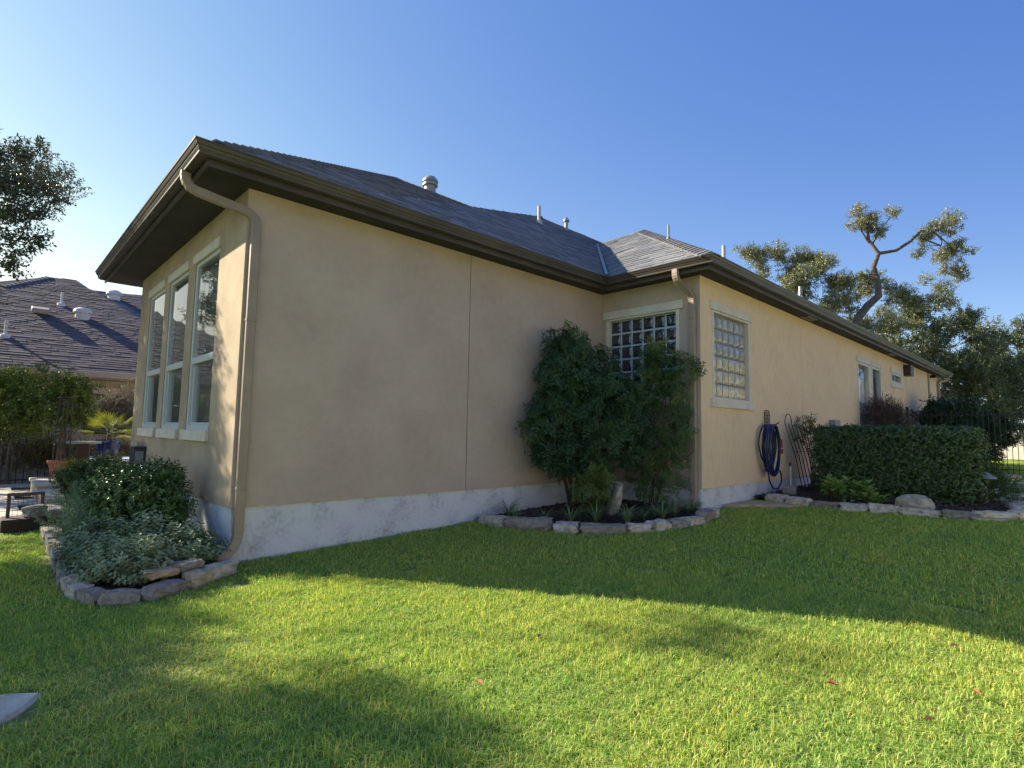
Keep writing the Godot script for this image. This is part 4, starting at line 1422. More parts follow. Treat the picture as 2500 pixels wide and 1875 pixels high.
# ------------------------------------------------------------------ foliage
func sprig(kind: String, sd: int) -> ArrayMesh:
	rng.seed = sd
	var m := MB.new()
	m.tinted = true
	match kind:
		"oak":      # a twig with stiff small leaves all round
			for i in 12:
				var t := i / 12.0
				var a := rnd(0, TAU)
				var d := Vector3(cos(a), rnd(-0.2, 0.9), sin(a)).normalized()
				m.col = Color.WHITE * rnd(0.75, 1.25)
				m.leaf(Vector3(rnd(-0.03, 0.03), t * 0.22 - 0.1, rnd(-0.03, 0.03)), d, Vector3.UP + Vector3(rnd(-0.8, 0.8), 0, rnd(-0.8, 0.8)), rnd(0.055, 0.085), rnd(0.024, 0.036), 0.2)
		"frond":    # a feathery compound leaf, drooping at the tip
			for side in [-1.0, 1.0]:
				for i in 6:
					var t := (i + 1) / 6.0
					var b := Vector3(0, -0.06 * t * t, t * 0.2)
					m.col = Color.WHITE * rnd(0.7, 1.3)
					m.leaf(b, Vector3(side, rnd(-0.25, 0.1), rnd(0.2, 0.8)).normalized(), Vector3.UP + Vector3(rnd(-0.3, 0.3), 0, rnd(-0.3, 0.3)), rnd(0.06, 0.085) * (1.2 - t * 0.4), 0.022, 0.12)
			m.leaf(Vector3(0, -0.06, 0.2), Vector3(0, -0.2, 1).normalized(), Vector3.UP, 0.075, 0.022, 0.1)
		"round":    # a shoot with small rounded glossy leaves
			for i in 9:
				var t := i / 9.0
				var a := i * 2.4 + rnd(-0.3, 0.3)
				m.col = Color.WHITE * rnd(0.75, 1.2)
				m.leaf(Vector3(0, t * 0.09, 0), Vector3(cos(a), rnd(0.3, 0.9), sin(a)).normalized(), Vector3.UP, rnd(0.024, 0.034), rnd(0.016, 0.022), 0.2)
		"needle":   # a soft feathery shoot
			for i in 26:
				var t := i / 26.0
				var a := i * 2.4
				m.col = Color.WHITE * rnd(0.75, 1.2)
				m.leaf(Vector3(0.02 * t * t, t * 0.16, 0), Vector3(cos(a), rnd(0.5, 1.2), sin(a)).normalized(), Vector3.UP + Vector3(0.3, 0, 0.2), 0.03, 0.0045, 0.0)
		"oregano":  # upright shoot with paired greyish leaves, larger at the top
			for i in 7:
				var t := i / 6.0
				for sg in [0.0, PI]:
					var a: float = sg + (i % 2) * PI * 0.5
					m.col = Color.WHITE * rnd(0.8, 1.2)
					m.leaf(Vector3(0, t * 0.11, 0), Vector3(cos(a), rnd(0.1, 0.6), sin(a)).normalized(), Vector3.UP, rnd(0.022, 0.034), rnd(0.015, 0.022), 0.15)
		"broad":    # bright green leafy shoot
			for i in 8:
				var a := i * 2.4
				m.col = Color.WHITE * rnd(0.75, 1.25)
				m.leaf(Vector3(0, i * 0.022, 0), Vector3(cos(a), rnd(-0.1, 0.7), sin(a)).normalized(), Vector3.UP, rnd(0.06, 0.085), rnd(0.028, 0.036), 0.18)
		"twigs":
			for i in 7:
				var a := rnd(0, TAU)
				var d := Vector3(cos(a), rnd(-0.1, 1.0), sin(a)).normalized()
				m.col = Color.WHITE * rnd(0.7, 1.2)
				var p := Vector3(rnd(-0.05, 0.05), rnd(-0.05, 0.05), rnd(-0.05, 0.05))
				m.tube([p, p + d * 0.1, p + d * 0.18 + Vector3(rnd(-0.05, 0.05), rnd(-0.03, 0.06), rnd(-0.05, 0.05))], [0.003, 0.0025, 0.001], 3, false)
	return m.mesh()

func foliage(parent: Node, called: String, clumps: Array, mesh: Mesh, material: Material, density: float, sc0: float, sc1: float, c0: Color, c1: Color, sd: int, droop := 0.6, lumps := 1.0) -> void:
	# clumps: [x, y, z, r]; sprigs spread through each clump's volume, denser towards its skin
	rng.seed = sd
	var xf := []
	var cols := []
	for q in clumps:
		var c := Vector3(q[0], q[1], q[2])
		var r: float = q[3]
		var hue := rng.randf()
		var n := int(density * r * r)
		for i in n:
			var d := Vector3(rng.randfn(), rng.randfn(), rng.randfn()).normalized()
			var rr := r * pow(rng.randf(), 0.42)
			rr *= 1.0 + 0.28 * lumps * noise.get_noise_3dv((c + d * r) * 22.0 / maxf(r, 0.2) * 0.5)
			if lumps > 0.0 and noise.get_noise_3dv((c + d * rr) * 30.0 / maxf(r, 0.15) * 0.35 + Vector3(7, 3, 1)) < -0.16:
				if rng.randf() < 0.75:
					continue
			var p := c + d * rr * Vector3(1, 0.85, 1)
			if in_house(p):
				continue
			var up := (d + Vector3.UP * droop + Vector3(rng.randfn(), rng.randfn(), rng.randfn()) * 0.4).normalized()
			var x := up.cross(Vector3(rng.randfn(), rng.randfn(), rng.randfn())).normalized()
			xf.append(Transform3D(Basis(x, up, x.cross(up)).scaled(Vector3.ONE * rnd(sc0, sc1)), p))
			cols.append(c0.lerp(c1, clampf(hue * 0.5 + rng.randf() * 0.5, 0, 1)))
	copies(mesh, called, material, xf, cols, parent)

func limbs(parent: Node, called: String, trunk: Array, radii: Array, clumps: Array, material: Material, tip := 0.015, sides := 6, sd := 1) -> void:
	# a trunk and a limb from it to each clump
	rng.seed = sd
	var m := MB.new()
	m.tube(trunk, radii, 9)
	var nodes := []
	for i in trunk.size():
		nodes.append([trunk[i], radii[i]])
	var order := clumps.duplicate()
	order.sort_custom(func(a, b): return Vector3(a[0], a[1], a[2]).distance_squared_to(trunk[-1]) < Vector3(b[0], b[1], b[2]).distance_squared_to(trunk[-1]))
	for q in order:
		var c := Vector3(q[0], q[1], q[2])
		var best := 0
		var bd := 1e9
		for i in range(mini(1, nodes.size() - 1), nodes.size()):
			var p: Vector3 = nodes[i][0]
			var d: float = p.distance_to(c) + maxf(p.y - c.y, 0.0) * 1.5 + (0.5 if nodes[i][1] < tip * 1.5 else 0.0)
			if d < bd:
				bd = d
				best = i
		var a: Vector3 = nodes[best][0]
		var ra: float = minf(nodes[best][1] * 0.7, tip * 3.0 + 0.02 * a.distance_to(c))
		var l := a.distance_to(c)
		var pts := []
		var rs := []
		var seg := 5
		for i in seg + 1:
			var t := float(i) / seg
			var p := a.lerp(c, t)
			if i > 0 and i < seg:
				p += Vector3(rnd(-1, 1), rnd(-0.6, 0.8), rnd(-1, 1)) * l * 0.08
			p += Vector3.UP * l * 0.08 * sin(t * PI)
			pts.append(p)
			rs.append(lerpf(ra, tip * 0.6, t))
		m.tube(pts, rs, sides)
		for i in range(1, seg + 1):
			nodes.append([pts[i], rs[i]])
		for k in 3:
			var d: Vector3 = Vector3(rng.randfn(), rng.randfn() + 0.3, rng.randfn()).normalized() * q[3] * 0.8
			m.tube([c, c + d * 0.5 + Vector3(rnd(-1, 1), rnd(-1, 1), rnd(-1, 1)) * q[3] * 0.1, c + d], [tip * 0.6, tip * 0.4, tip * 0.15], 4, false)
	put(m, called, material, parent)

func build_shrubs() -> void:
	var fr := sprig("frond", 1)
	var rd := sprig("round", 2)
	var nd := sprig("needle", 3)
	var og := sprig("oregano", 4)
	var br := sprig("broad", 5)
	var tw := sprig("twigs", 6)
	# --- nandinas in the corner bed
	var c1 := [[4.20, 2.46, 0.36, 0.30], [4.29, 2.42, 0.50, 0.32], [4.53, 2.24, 0.71, 0.29], [4.09, 2.12, 0.38, 0.30], [4.24, 1.99, 0.54, 0.38], [4.54, 1.89, 0.81, 0.35], [3.97, 1.65, 0.36, 0.30], [4.11, 1.59, 0.51, 0.38], [4.41, 1.48, 0.77, 0.34], [4.77, 1.61, 1.00, 0.26], [3.93, 1.30, 0.34, 0.26], [4.14, 1.13, 0.44, 0.33], [4.43, 1.08, 0.61, 0.32], [4.10, 0.90, 0.34, 0.22], [4.36, 0.86, 0.42, 0.22], [4.58, 1.88, 0.99, 0.28], [3.78, 1.44, 0.33, 0.17], [4.75, 1.83, 1.15, 0.20], [3.72, 1.30, 0.38, 0.24], [3.86, 1.02, 0.42, 0.24], [4.6, 1.25, 1.0, 0.28], [4.78, 1.08, 1.1, 0.25], [4.9, 1.42, 1.1, 0.25], [4.5, 0.82, 0.8, 0.22], [4.25, 0.78, 0.6, 0.2], [4.0, 1.75, 0.5, 0.3]]
	var t := thing("nandina", "tall dark feathery nandina against the blank wall", "shrub", Vector3(4.4, 0.2, 0.55))
	var st := MB.new()
	rng.seed = 41
	for k in 9:
		var b := Vector3(4.4 + rnd(-0.16, 0.16), 0.15, 0.5 + rnd(-0.12, 0.12))
		var q: Array = c1[k * 2]
		var e := Vector3(q[0], q[1], q[2])
		st.tube([b, b.lerp(e, 0.3) + Vector3(0, 0.12, 0), b.lerp(e, 0.65) + Vector3(rnd(-0.06, 0.06), 0.1, rnd(-0.06, 0.06)), e], [0.02, 0.016, 0.011, 0.004], 6)
	put(st, "stems", M.stem, t)
	foliage(t, "foliage", c1, fr, M.leaf, 1400, 0.75, 1.15, Color(0.035, 0.082, 0.042), Color(0.085, 0.160, 0.065), 42, 0.25)
	foliage(t, "new_growth", [[4.25, 2.62, 0.45, 0.16], [4.5, 2.42, 0.66, 0.16], [3.9, 1.72, 0.4, 0.13], [4.72, 1.72, 1.1, 0.12]], fr, M.leaf, 1400, 0.7, 1.05, Color(0.10, 0.15, 0.035), Color(0.17, 0.20, 0.05), 43, 0.4)
	var c2 := [[5.22, 2.40, 1.25, 0.22], [5.28, 2.22, 1.45, 0.24], [5.12, 2.05, 1.15, 0.25], [5.30, 1.95, 1.48, 0.24], [5.32, 2.18, 1.72, 0.16], [5.22, 1.74, 1.21, 0.22], [5.36, 1.57, 1.50, 0.24], [5.2, 1.15, 1.0, 0.2], [5.32, 1.10, 1.26, 0.24], [5.36, 0.99, 1.52, 0.21], [5.25, 0.75, 1.22, 0.2], [5.17, 0.74, 1.00, 0.16], [5.32, 1.28, 1.54, 0.21], [5.0, 0.55, 1.2, 0.2], [5.05, 1.7, 1.15, 0.22], [5.0, 1.38, 1.25, 0.22], [5.0, 0.9, 1.2, 0.22], [5.1, 2.3, 1.3, 0.2], [5.3, 0.55, 1.45, 0.2]]
	t = thing("nandina", "lighter open nandina in front of the dark glass block window", "shrub", Vector3(5.2, 0.22, 1.15))
	st = MB.new()
	rng.seed = 44
	for k in 7:
		var b := Vector3(5.2 + rnd(-0.08, 0.08), 0.18, 1.15 + rnd(-0.1, 0.1))
		var q: Array = c2[k]
		var e := Vector3(q[0], q[1], q[2])
		st.tube([b, b.lerp(e, 0.4) + Vector3(rnd(-0.05, 0.03), 0.06, rnd(-0.05, 0.05)), e], [0.013, 0.009, 0.003], 6)
	put(st, "stems", M.stem, t)
	foliage(t, "foliage", c2, fr, M.leaf, 900, 0.7, 1.05, Color(0.055, 0.110, 0.040), Color(0.12, 0.20, 0.065), 45, 0.25)
	foliage(t, "new_growth", [[5.2, 2.52, 1.25, 0.15], [5.3, 2.3, 1.7, 0.14], [5.2, 2.1, 1.2, 0.12]], fr, M.leaf, 1100, 0.7, 1.0, Color(0.11, 0.15, 0.035), Color(0.19, 0.20, 0.05), 46, 0.4)
	t = thing("nandina", "low yellow-green young nandina beside the standing stone", "shrub", Vector3(4.1, 0.2, 0.98))
	foliage(t, "foliage", [[4.07, 0.61, 0.95, 0.17], [4.21, 0.53, 1.05, 0.16], [4.02, 0.41, 1.0, 0.16], [4.24, 0.71, 0.96, 0.14]], fr, M.leaf, 1700, 0.7, 1.0, Color(0.085, 0.145, 0.035), Color(0.16, 0.21, 0.05), 47, 0.35)
	st = MB.new()
	for k in 4:
		st.tube([Vector3(4.1 + k * 0.03, 0.17, 1.0), Vector3(4.05 + k * 0.05, 0.4, 0.98), Vector3(4.05 + k * 0.06, 0.62, 0.97)], [0.007, 0.005, 0.003], 5)
	put(st, "stems", M.stem, t)
	# --- strap-leaved tufts in the corner bed
	var proto: MeshInstance3D = null
	var spots := [[3.25, 0.45], [3.45, 0.75], [3.6, 1.05], [3.85, 1.25], [4.15, 1.5], [4.35, 1.6], [4.7, 1.55], [4.85, 1.75], [5.05, 1.6], [5.2, 1.75], [4.55, 1.75], [3.35, 0.2], [5.4, 1.72], [4.0, 1.6]]
	rng.seed = 51
	for k in spots.size():
		if proto == null:
			var m := MB.new()
			m.tinted = true
			for i in 46:
				var a := rnd(0, TAU)
				var d := Vector3(cos(a), 0, sin(a))
				var l := rnd(0.16, 0.32)
				var sdw := Vector3(-d.z, 0, d.x) * rnd(0.0035, 0.006)
				var steep := rnd(0.6, 1.5)
				var prev := d * 0.01
				m.col = Color(0.12, 0.19, 0.075).lerp(Color(0.34, 0.37, 0.21), pow(rng.randf(), 2.0))
				for j in 5:
					var tt := (j + 1) / 5.0
					var p := d * (l * tt * (0.35 + 0.5 * tt) + 0.01) + Vector3.UP * l * steep * (tt - 0.62 * tt * tt)
					var w0 := 1.0 - 0.5 * j / 5.0
					m.quad(prev - sdw * w0, prev + sdw * w0, p + sdw * (w0 - 0.1), p - sdw * (w0 - 0.1), Vector3.UP)
					prev = p
			proto = put(m, "strap_leaf_tuft", M.leaf)
		var o: MeshInstance3D = proto
		if k > 0:
			o = proto.duplicate()
			o.name = numbered("strap_leaf_tuft", self)
			add_child(o, true)
		o.position = Vector3(spots[k][0], soil_y(spots[k][0], spots[k][1]), spots[k][1])
		o.rotation.y = rnd(0, TAU)
		o.scale = Vector3.ONE * rnd(1.0, 1.5)
		tag(o, "arching strap-leaved tuft inside the limestone edging below the nandinas", "plant", "strap-leaved tufts in the corner bed")
	# --- herb bed at the near corner
	t = thing("boxwood", "rounded glossy dark boxwood bush close to the house corner", "shrub", Vector3(-0.53, 0.05, -0.94))
	foliage(t, "foliage", [[-0.55, 0.50, -0.92, 0.37], [-0.42, 0.66, -0.9, 0.26], [-0.7, 0.62, -0.98, 0.26], [-0.5, 0.3, -0.85, 0.34], [-0.36, 0.42, -0.75, 0.22]], rd, M.leaf_gloss, 8200, 0.85, 1.35, Color(0.045, 0.105, 0.030), Color(0.130, 0.230, 0.060), 61, 0.9, 0.6)
	limbs(t, "stems", [Vector3(-0.53, 0.03, -0.92), Vector3(-0.53, 0.2, -0.92)], [0.02, 0.016], [[-0.4, 0.5, -0.9, 0.2], [-0.68, 0.5, -0.95, 0.2], [-0.53, 0.65, -0.9, 0.2]], M.stem, 0.006, 5, 62)
	t = thing("oregano", "grey-green leafy oregano spilling over the front edging stones", "herb", Vector3(-0.55, 0.05, -0.3))
	foliage(t, "foliage", [[-0.93, 0.15, -0.75, 0.20], [-0.80, 0.17, -0.55, 0.21], [-0.66, 0.18, -0.32, 0.21], [-0.50, 0.17, -0.15, 0.20], [-0.34, 0.16, -0.05, 0.17], [-0.19, 0.14, 0.0, 0.14], [-0.91, 0.10, -0.4, 0.18], [-0.75, 0.10, -0.1, 0.19], [-0.56, 0.10, 0.08, 0.19], [-0.36, 0.10, 0.12, 0.17], [-0.81, 0.30, -0.8, 0.10], [-0.55, 0.32, -0.35, 0.09], [-0.88, 0.14, 0.05, 0.17], [-0.7, 0.13, 0.2, 0.16]], og, M.leaf_soft, 7000, 0.9, 1.5, Color(0.13, 0.20, 0.115), Color(0.30, 0.38, 0.24), 63, 1.3, 0.9)
	t = thing("rosemary", "soft feathery blue-green rosemary between boxwood and edging stones", "herb", Vector3(-0.75, 0.04, -2.2))
	foliage(t, "foliage", [[-0.93, 0.18, -2.55, 0.2], [-0.79, 0.28, -2.5, 0.24], [-0.67, 0.34, -2.3, 0.24], [-0.54, 0.40, -2.2, 0.21], [-0.84, 0.16, -2.15, 0.22], [-0.72, 0.2, -1.9, 0.24], [-0.56, 0.28, -1.8, 0.22], [-0.36, 0.40, -2.2, 0.16], [-0.88, 0.13, -1.7, 0.18]], nd, M.leaf_soft, 2600, 0.9, 1.4, Color(0.075, 0.145, 0.10), Color(0.17, 0.26, 0.17), 64, 1.2, 0.7)
	t = thing("dark_shrub", "dense dark low shrub by the far end of the window wall", "shrub", Vector3(-0.45, 0.1, -4.4))
	foliage(t, "foliage", [[-0.68, 0.46, -4.77, 0.22], [-0.51, 0.53, -4.60, 0.24], [-0.34, 0.50, -4.44, 0.24], [-0.19, 0.47, -4.30, 0.18], [-0.57, 0.34, -4.40, 0.24], [-0.36, 0.35, -4.20, 0.24], [-0.5, 0.2, -4.3, 0.24]], rd, M.leaf, 4200, 1.0, 1.5, Color(0.032, 0.080, 0.028), Color(0.095, 0.165, 0.05), 65, 0.9)
	# --- hedge
	t = thing("hedge", "long clipped box-shaped evergreen hedge standing out from the wall", "hedge", Vector3(9.1, 0.3, 3.2))
	rng.seed = 71
	var xf := []
	var cols := []
	var lo := Vector3(8.62, 0.36, 2.28)
	var hi := Vector3(9.7, 1.355, 4.32)
	for i in 11500:
		var p := Vector3(rnd(lo.x, hi.x), rnd(lo.y, hi.y), rnd(lo.z, hi.z))
		var out := Vector3(rng.randfn(), rng.randfn(), rng.randfn()) * 0.5
		var k := rng.randf()
		if k < 0.44:
			p.x = lo.x + absf(rng.randfn()) * 0.05
			out += Vector3(-1, 0.25, 0)
		elif k < 0.62:
			p.y = hi.y - absf(rng.randfn()) * 0.04
			out += Vector3(0, 1, 0)
		elif k < 0.8:
			p.z = hi.z - absf(rng.randfn()) * 0.05
			out += Vector3(0, 0.25, 1)
		p += Vector3(noise.get_noise_3dv(p * 60.0), noise.get_noise_3dv(p * 60.0 + Vector3(9, 9, 9)), noise.get_noise_3dv(p * 60.0 + Vector3(3, 50, 9))) * 0.05
		if p.x < 8.75 and p.y < 0.5 and rng.randf() < 0.6:
			p.x += 0.1
		var up := out.normalized()
		var x := up.cross(Vector3(rng.randfn(), rng.randfn(), rng.randfn())).normalized()
		xf.append(Transform3D(Basis(x, up, x.cross(up)).scaled(Vector3.ONE * rnd(1.0, 1.7)), p))
		cols.append(Color(0.042, 0.082, 0.028).lerp(Color(0.12, 0.19, 0.062), rng.randf() * (0.6 + 0.4 * smoothstep(3.0, 4.2, p.z))))  # leaf colour lightened toward the right end, painting in its sunlight
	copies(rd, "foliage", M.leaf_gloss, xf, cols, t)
	st = MB.new()
	for k in 9:
		var z := 2.42 + k * 0.22
		st.tube([Vector3(9.15, 0.28, z), Vector3(9.1, 0.6, z + 0.05), Vector3(9.0, 1.1, z + 0.1)], [0.03, 0.025, 0.012], 6)
		st.tube([Vector3(9.1, 0.5, z), Vector3(8.85, 0.8, z + 0.1), Vector3(8.7, 1.15, z)], [0.015, 0.012, 0.006], 5)
	put(st, "stems", M.stem, t)
	# --- hydrangeas in front of the hedge
	var hy := [[7.72, 2.78, 0.30, "light green hydrangea, largest of the group, left of the hedge front"], [7.98, 3.02, 0.26, "light green hydrangea in the middle of the hedge front"], [7.86, 3.30, 0.17, "small light green hydrangea nearest the boulder"]]
	for q in hy:
		rng.seed = 81 + int(q[0] * 10)
		var y := soil_y(q[0], q[1])
		t = thing("hydrangea", q[3], "plant", Vector3(q[0], y, q[1]), "hydrangeas before the hedge")
		st = MB.new()
		for k in int(9 * q[2] / 0.26):
			var a := rnd(0, TAU)
			var rr: float = q[2] * sqrt(rng.randf())
			var top := Vector3(q[0] + cos(a) * rr, y + q[2] * rnd(0.45, 1.25), q[1] + sin(a) * rr)
			st.tube([Vector3(q[0] + cos(a) * rr * 0.3, y - 0.02, q[1] + sin(a) * rr * 0.3), top], [0.006, 0.003], 5)
			for j in 9:
				var b := j * 2.4 + a
				var lm := MB.new()
				lm.tinted = true
				lm.col = Color(0.15, 0.26, 0.06).lerp(Color(0.36, 0.48, 0.13), rng.randf() * (1.0 - j / 12.0) + 0.1)
				lm.leaf(top - Vector3.UP * j * 0.012, Vector3(cos(b), 0.75 - j * 0.11, sin(b)).normalized(), Vector3.UP, rnd(0.10, 0.155), rnd(0.06, 0.09), 0.2)
				put(lm, "leaf", M.leaf, t)
		put(st, "stems", M.stem, t)
	# --- plants along the right wall
	t = thing("climbing_rose", "sparse yellow-green rose climbing the iron trellis", "shrub", Vector3(9.3, 0.3, 1.9))
	foliage(t, "foliage", [[9.15, 1.52, 1.95, 0.22], [9.4, 1.45, 1.98, 0.24], [8.95, 1.35, 1.95, 0.18], [9.2, 1.25, 2.0, 0.22], [9.55, 1.35, 1.98, 0.2], [9.2, 1.02, 2.0, 0.13], [9.6, 1.55, 1.92, 0.18], [9.5, 1.1, 2.0, 0.14]], br, M.leaf, 620, 0.5, 0.8, Color(0.075, 0.105, 0.030), Color(0.17, 0.18, 0.06), 91, 0.3)
	st = MB.new()
	for k in 5:
		st.tube([Vector3(9.25 + k * 0.05, 0.3, 1.98), Vector3(9.2 + k * 0.07, 0.8, 2.0), Vector3(9.0 + k * 0.14, 1.3, 1.98), Vector3(8.95 + k * 0.17, 1.62 - absf(k - 2) * 0.06, 1.95)], [0.009, 0.008, 0.005, 0.002], 5)
	put(st, "stems", M.stem, t)
	t = thing("loropetalum", "purple-brown twiggy shrub under the twin wall windows", "shrub", Vector3(13.8, 0.3, 2.1))
	var lc := [[13.78, 1.75, 2.15, 0.38], [14.07, 1.80, 2.2, 0.38], [13.5, 1.55, 2.1, 0.3], [13.84, 1.40, 2.3, 0.45], [14.2, 1.45, 2.3, 0.34], [13.65, 2.05, 2.05, 0.2], [14.3, 1.9, 2.1, 0.28], [13.7, 0.95, 2.3, 0.4], [14.1, 0.9, 2.3, 0.4]]
	foliage(t, "twigs", lc, tw, M.twig, 700, 1.0, 1.6, Color(0.07, 0.045, 0.04), Color(0.16, 0.11, 0.095), 93, 0.6)
	foliage(t, "foliage", [[13.78, 1.95, 2.15, 0.3], [14.2, 1.98, 2.15, 0.3], [13.6, 2.0, 2.1, 0.22], [14.0, 1.5, 2.3, 0.4]], br, M.leaf, 210, 0.6, 1.0, Color(0.09, 0.085, 0.03), Color(0.16, 0.13, 0.06), 94, 0.4)
	limbs(t, "stems", [Vector3(13.85, 0.3, 2.1), Vector3(13.85, 0.7, 2.1)], [0.035, 0.03], lc, M.stem, 0.007, 5, 95)
	t = thing("fence_shrub", "large dark feathery shrub growing through the iron fence", "shrub", Vector3(19.9, 0.3, 2.8))
	foliage(t, "foliage", [[19.2, 2.05, 2.4, 0.5], [19.7, 2.0, 2.6, 0.62], [20.1, 2.0, 3.0, 0.66], [20.4, 1.8, 3.4, 0.57], [19.0, 1.85, 2.3, 0.4], [19.9, 1.5, 2.8, 0.66], [20.3, 1.3, 3.1, 0.57], [19.5, 1.45, 2.4, 0.57], [20.5, 0.9, 3.4, 0.45], [20.3, 0.6, 3.1, 0.4], [19.4, 0.8, 2.5, 0.5], [20.7, 1.5, 3.8, 0.4]], fr, M.leaf, 700, 1.2, 2.0, Color(0.024, 0.055, 0.026), Color(0.060, 0.105, 0.045), 96, 0.3)
	limbs(t, "stems", [Vector3(19.8, 0.3, 2.8), Vector3(19.8, 0.8, 2.8)], [0.05, 0.04], [[19.3, 1.8, 2.5, 0.4], [19.9, 1.9, 2.8, 0.4], [20.4, 1.6, 3.3, 0.4]], M.stem, 0.012, 5, 97)
	t = thing("juniper", "low spreading bright green shrub behind the path lamp", "shrub", Vector3(9.9, 0.3, 4.55))
	foliage(t, "foliage", [[9.6, 0.5, 4.5, 0.26], [9.95, 0.48, 4.5, 0.3], [10.3, 0.42, 4.45, 0.25], [10.1, 0.62, 4.2, 0.26], [9.7, 0.66, 4.25, 0.22]], nd, M.leaf_soft, 1900, 1.1, 1.8, Color(0.045, 0.095, 0.028), Color(0.11, 0.17, 0.045), 98, 0.5)

func build_left_garden() -> void:
	var br := sprig("broad", 5)
	var rd := sprig("round", 2)
	# timber step, wire frame and rock
	var m := MB.new()
	m.box(Vector3(-1.46, -0.02, -3.75), Vector3(-1.02, 0.125, -3.34), 0.008)
	tag(put(m, "timber_step", M.timber), "dark brown timber step at the end of the left lawn strip", "step")
	var t := thing("wire_frame", "small dark wooden frame with wire mesh standing on the timber step", "plant support", Vector3(-1.22, 0.125, -3.55))
	for q in [[-1.40, "post"], [-1.09, "post"]]:
		m = MB.new()
		m.box(Vector3(q[0] - 0.018, 0.126, -3.57), Vector3(q[0] + 0.018, 0.385, -3.535), 0.003)
		put(m, "post", M.wood, t)
	m = MB.new()
	m.box(Vector3(-1.42, 0.386, -3.575), Vector3(-1.07, 0.42, -3.53), 0.004)
	put(m, "rail", M.wood, t)
	for k in 5:
		m = MB.new()
		m.bar(Vector3(-1.38, 0.165 + k * 0.045, -3.552), Vector3(-1.11, 0.165 + k * 0.045, -3.552), 0.003, 0.003)
		put(m, "wire", M.iron, t)
	for k in 6:
		m = MB.new()
		m.bar(Vector3(-1.36 + k * 0.045, 0.13, -3.548), Vector3(-1.36 + k * 0.045, 0.386, -3.548), 0.003, 0.003)
		put(m, "wire", M.iron, t)
	tag(put(stone(Vector3(-1.15, 0.195, -3.47), Vector3(0.22, 0.13, 0.16), 0.3, 301, 0.35, 0.14, 0.1, 4), "rock", M.limestone_dark), "grey angular rock on the timber step before the wire frame", "stone")
	# patio paving
	var i := 0
	rng.seed = 310
	var pat := MB.new()
	pat.box(Vector3(-5.0, -0.2, -8.9), Vector3(-0.85, 0.06, -3.76))
	structure(pat, "patio", M.soil)
	var patio: Node = get_node("patio")
	for r in 7:
		var z := -3.85 - r * 0.72
		var x := -0.95 - (0.3 if r % 2 else 0.0)
		while x > -4.8:
			var w := rnd(0.5, 0.85)
			var b := MB.new()
			b.box(Vector3(x - w + 0.015, 0.06, z - 0.70), Vector3(x, 0.085 + rnd(0, 0.008), z), 0.008)
			put(b, "paving_slab", M.flag if rng.randf() < 0.75 else M.limestone, patio)
			x -= w
	# stone terrace steps rising to the porch
	var steps := thing("stone_terrace", "pale stone terrace with broad steps beside the dark shrub", "steps", Vector3(-0.7, 0.06, -5.0))
	for q in [[-1.0, -0.35, -4.55, -3.78, 0.16], [-1.04, -0.35, -5.75, -4.55, 0.25], [-1.06, -0.30, -7.2, -5.75, 0.33], [-0.62, 0.4, -9.3, -6.7, 0.46]]:
		m = MB.new()
		m.box(Vector3(q[0] + 0.03, -0.05, q[2] + 0.01), Vector3(q[1], q[4] - 0.05, q[3] - 0.03))
		put(m, "riser", M.limestone, steps)
		var z0: float = q[2]
		while z0 < q[3] - 0.05:
			var z1: float = minf(z0 + rnd(0.4, 0.6), q[3])
			m = MB.new()
			m.box(Vector3(q[0], q[4] - 0.05, z0 + 0.006), Vector3(q[1] - 0.002, q[4], z1 - 0.006), 0.01)
			put(m, "cap_stone", M.flag, steps)
			z0 = z1
	m = MB.new()
	m.box(Vector3(-0.2, 0.0, -12.0), Vector3(4.0, 0.56, -7.6), 0.01)
	structure(m, "porch_slab", M.concrete)
	# dry stone row
	border("dry_stone_row", "low row of stacked flat stones at the foot of the left fence", [Vector2(-1.0, -8.5), Vector2(-3.6, -8.5)], [0.4, 0.3, 0.5], 0.12, 0.25, [M.limestone_dark, M.limestone], 17)
	# terracotta pot with an iron plant tower
	t = thing("terracotta_pot", "square-rimmed terracotta pot on the terrace corner", "pot", Vector3(-0.66, 0.33, -7.05))
	m = MB.new()
	m.lathe(Vector3(-0.66, 0.33, -7.05), [Vector2(0.0, 0.0), Vector2(0.13, 0.0), Vector2(0.17, 0.24), Vector2(0.19, 0.24), Vector2(0.195, 0.29), Vector2(0.17, 0.29), Vector2(0.165, 0.26), Vector2(0.0, 0.25)], 20)
	put(m, "body", M.terracotta, t)
	t = thing("plant_tower", "black iron plant tower standing in the terracotta pot", "plant support", Vector3(-0.66, 0.58, -7.05))
	for k in 4:
		var a := k * PI * 0.5 + 0.4
		m = MB.new()
		m.tube([Vector3(-0.66 + cos(a) * 0.12, 0.56, -7.05 + sin(a) * 0.12), Vector3(-0.66 + cos(a) * 0.11, 1.2, -7.05 + sin(a) * 0.11), Vector3(-0.66 + cos(a) * 0.08, 1.75, -7.05 + sin(a) * 0.08)], [0.012, 0.012, 0.01], 6)
		put(m, "leg", M.iron, t)
	for y in [0.9, 1.3, 1.72]:
		m = MB.new()
		var ring := []
		var rr := []
		for k in 17:
			ring.append(Vector3(-0.66 + cos(TAU * k / 16.0) * 0.11, y, -7.05 + sin(TAU * k / 16.0) * 0.11))
			rr.append(0.008)
		m.tube(ring, rr, 5)
		put(m, "ring", M.iron, t)
	t = thing("bird_tray", "brown shallow tray hanging among the privet leaves", "tray", Vector3(-0.62, 1.62, -7.4))
	m = MB.new()
	m.box(Vector3(-0.82, 1.60, -7.5), Vector3(-0.46, 1.635, -7.3), 0.01)
	put(m, "tray", M.brown_pot, t)
	m = MB.new()
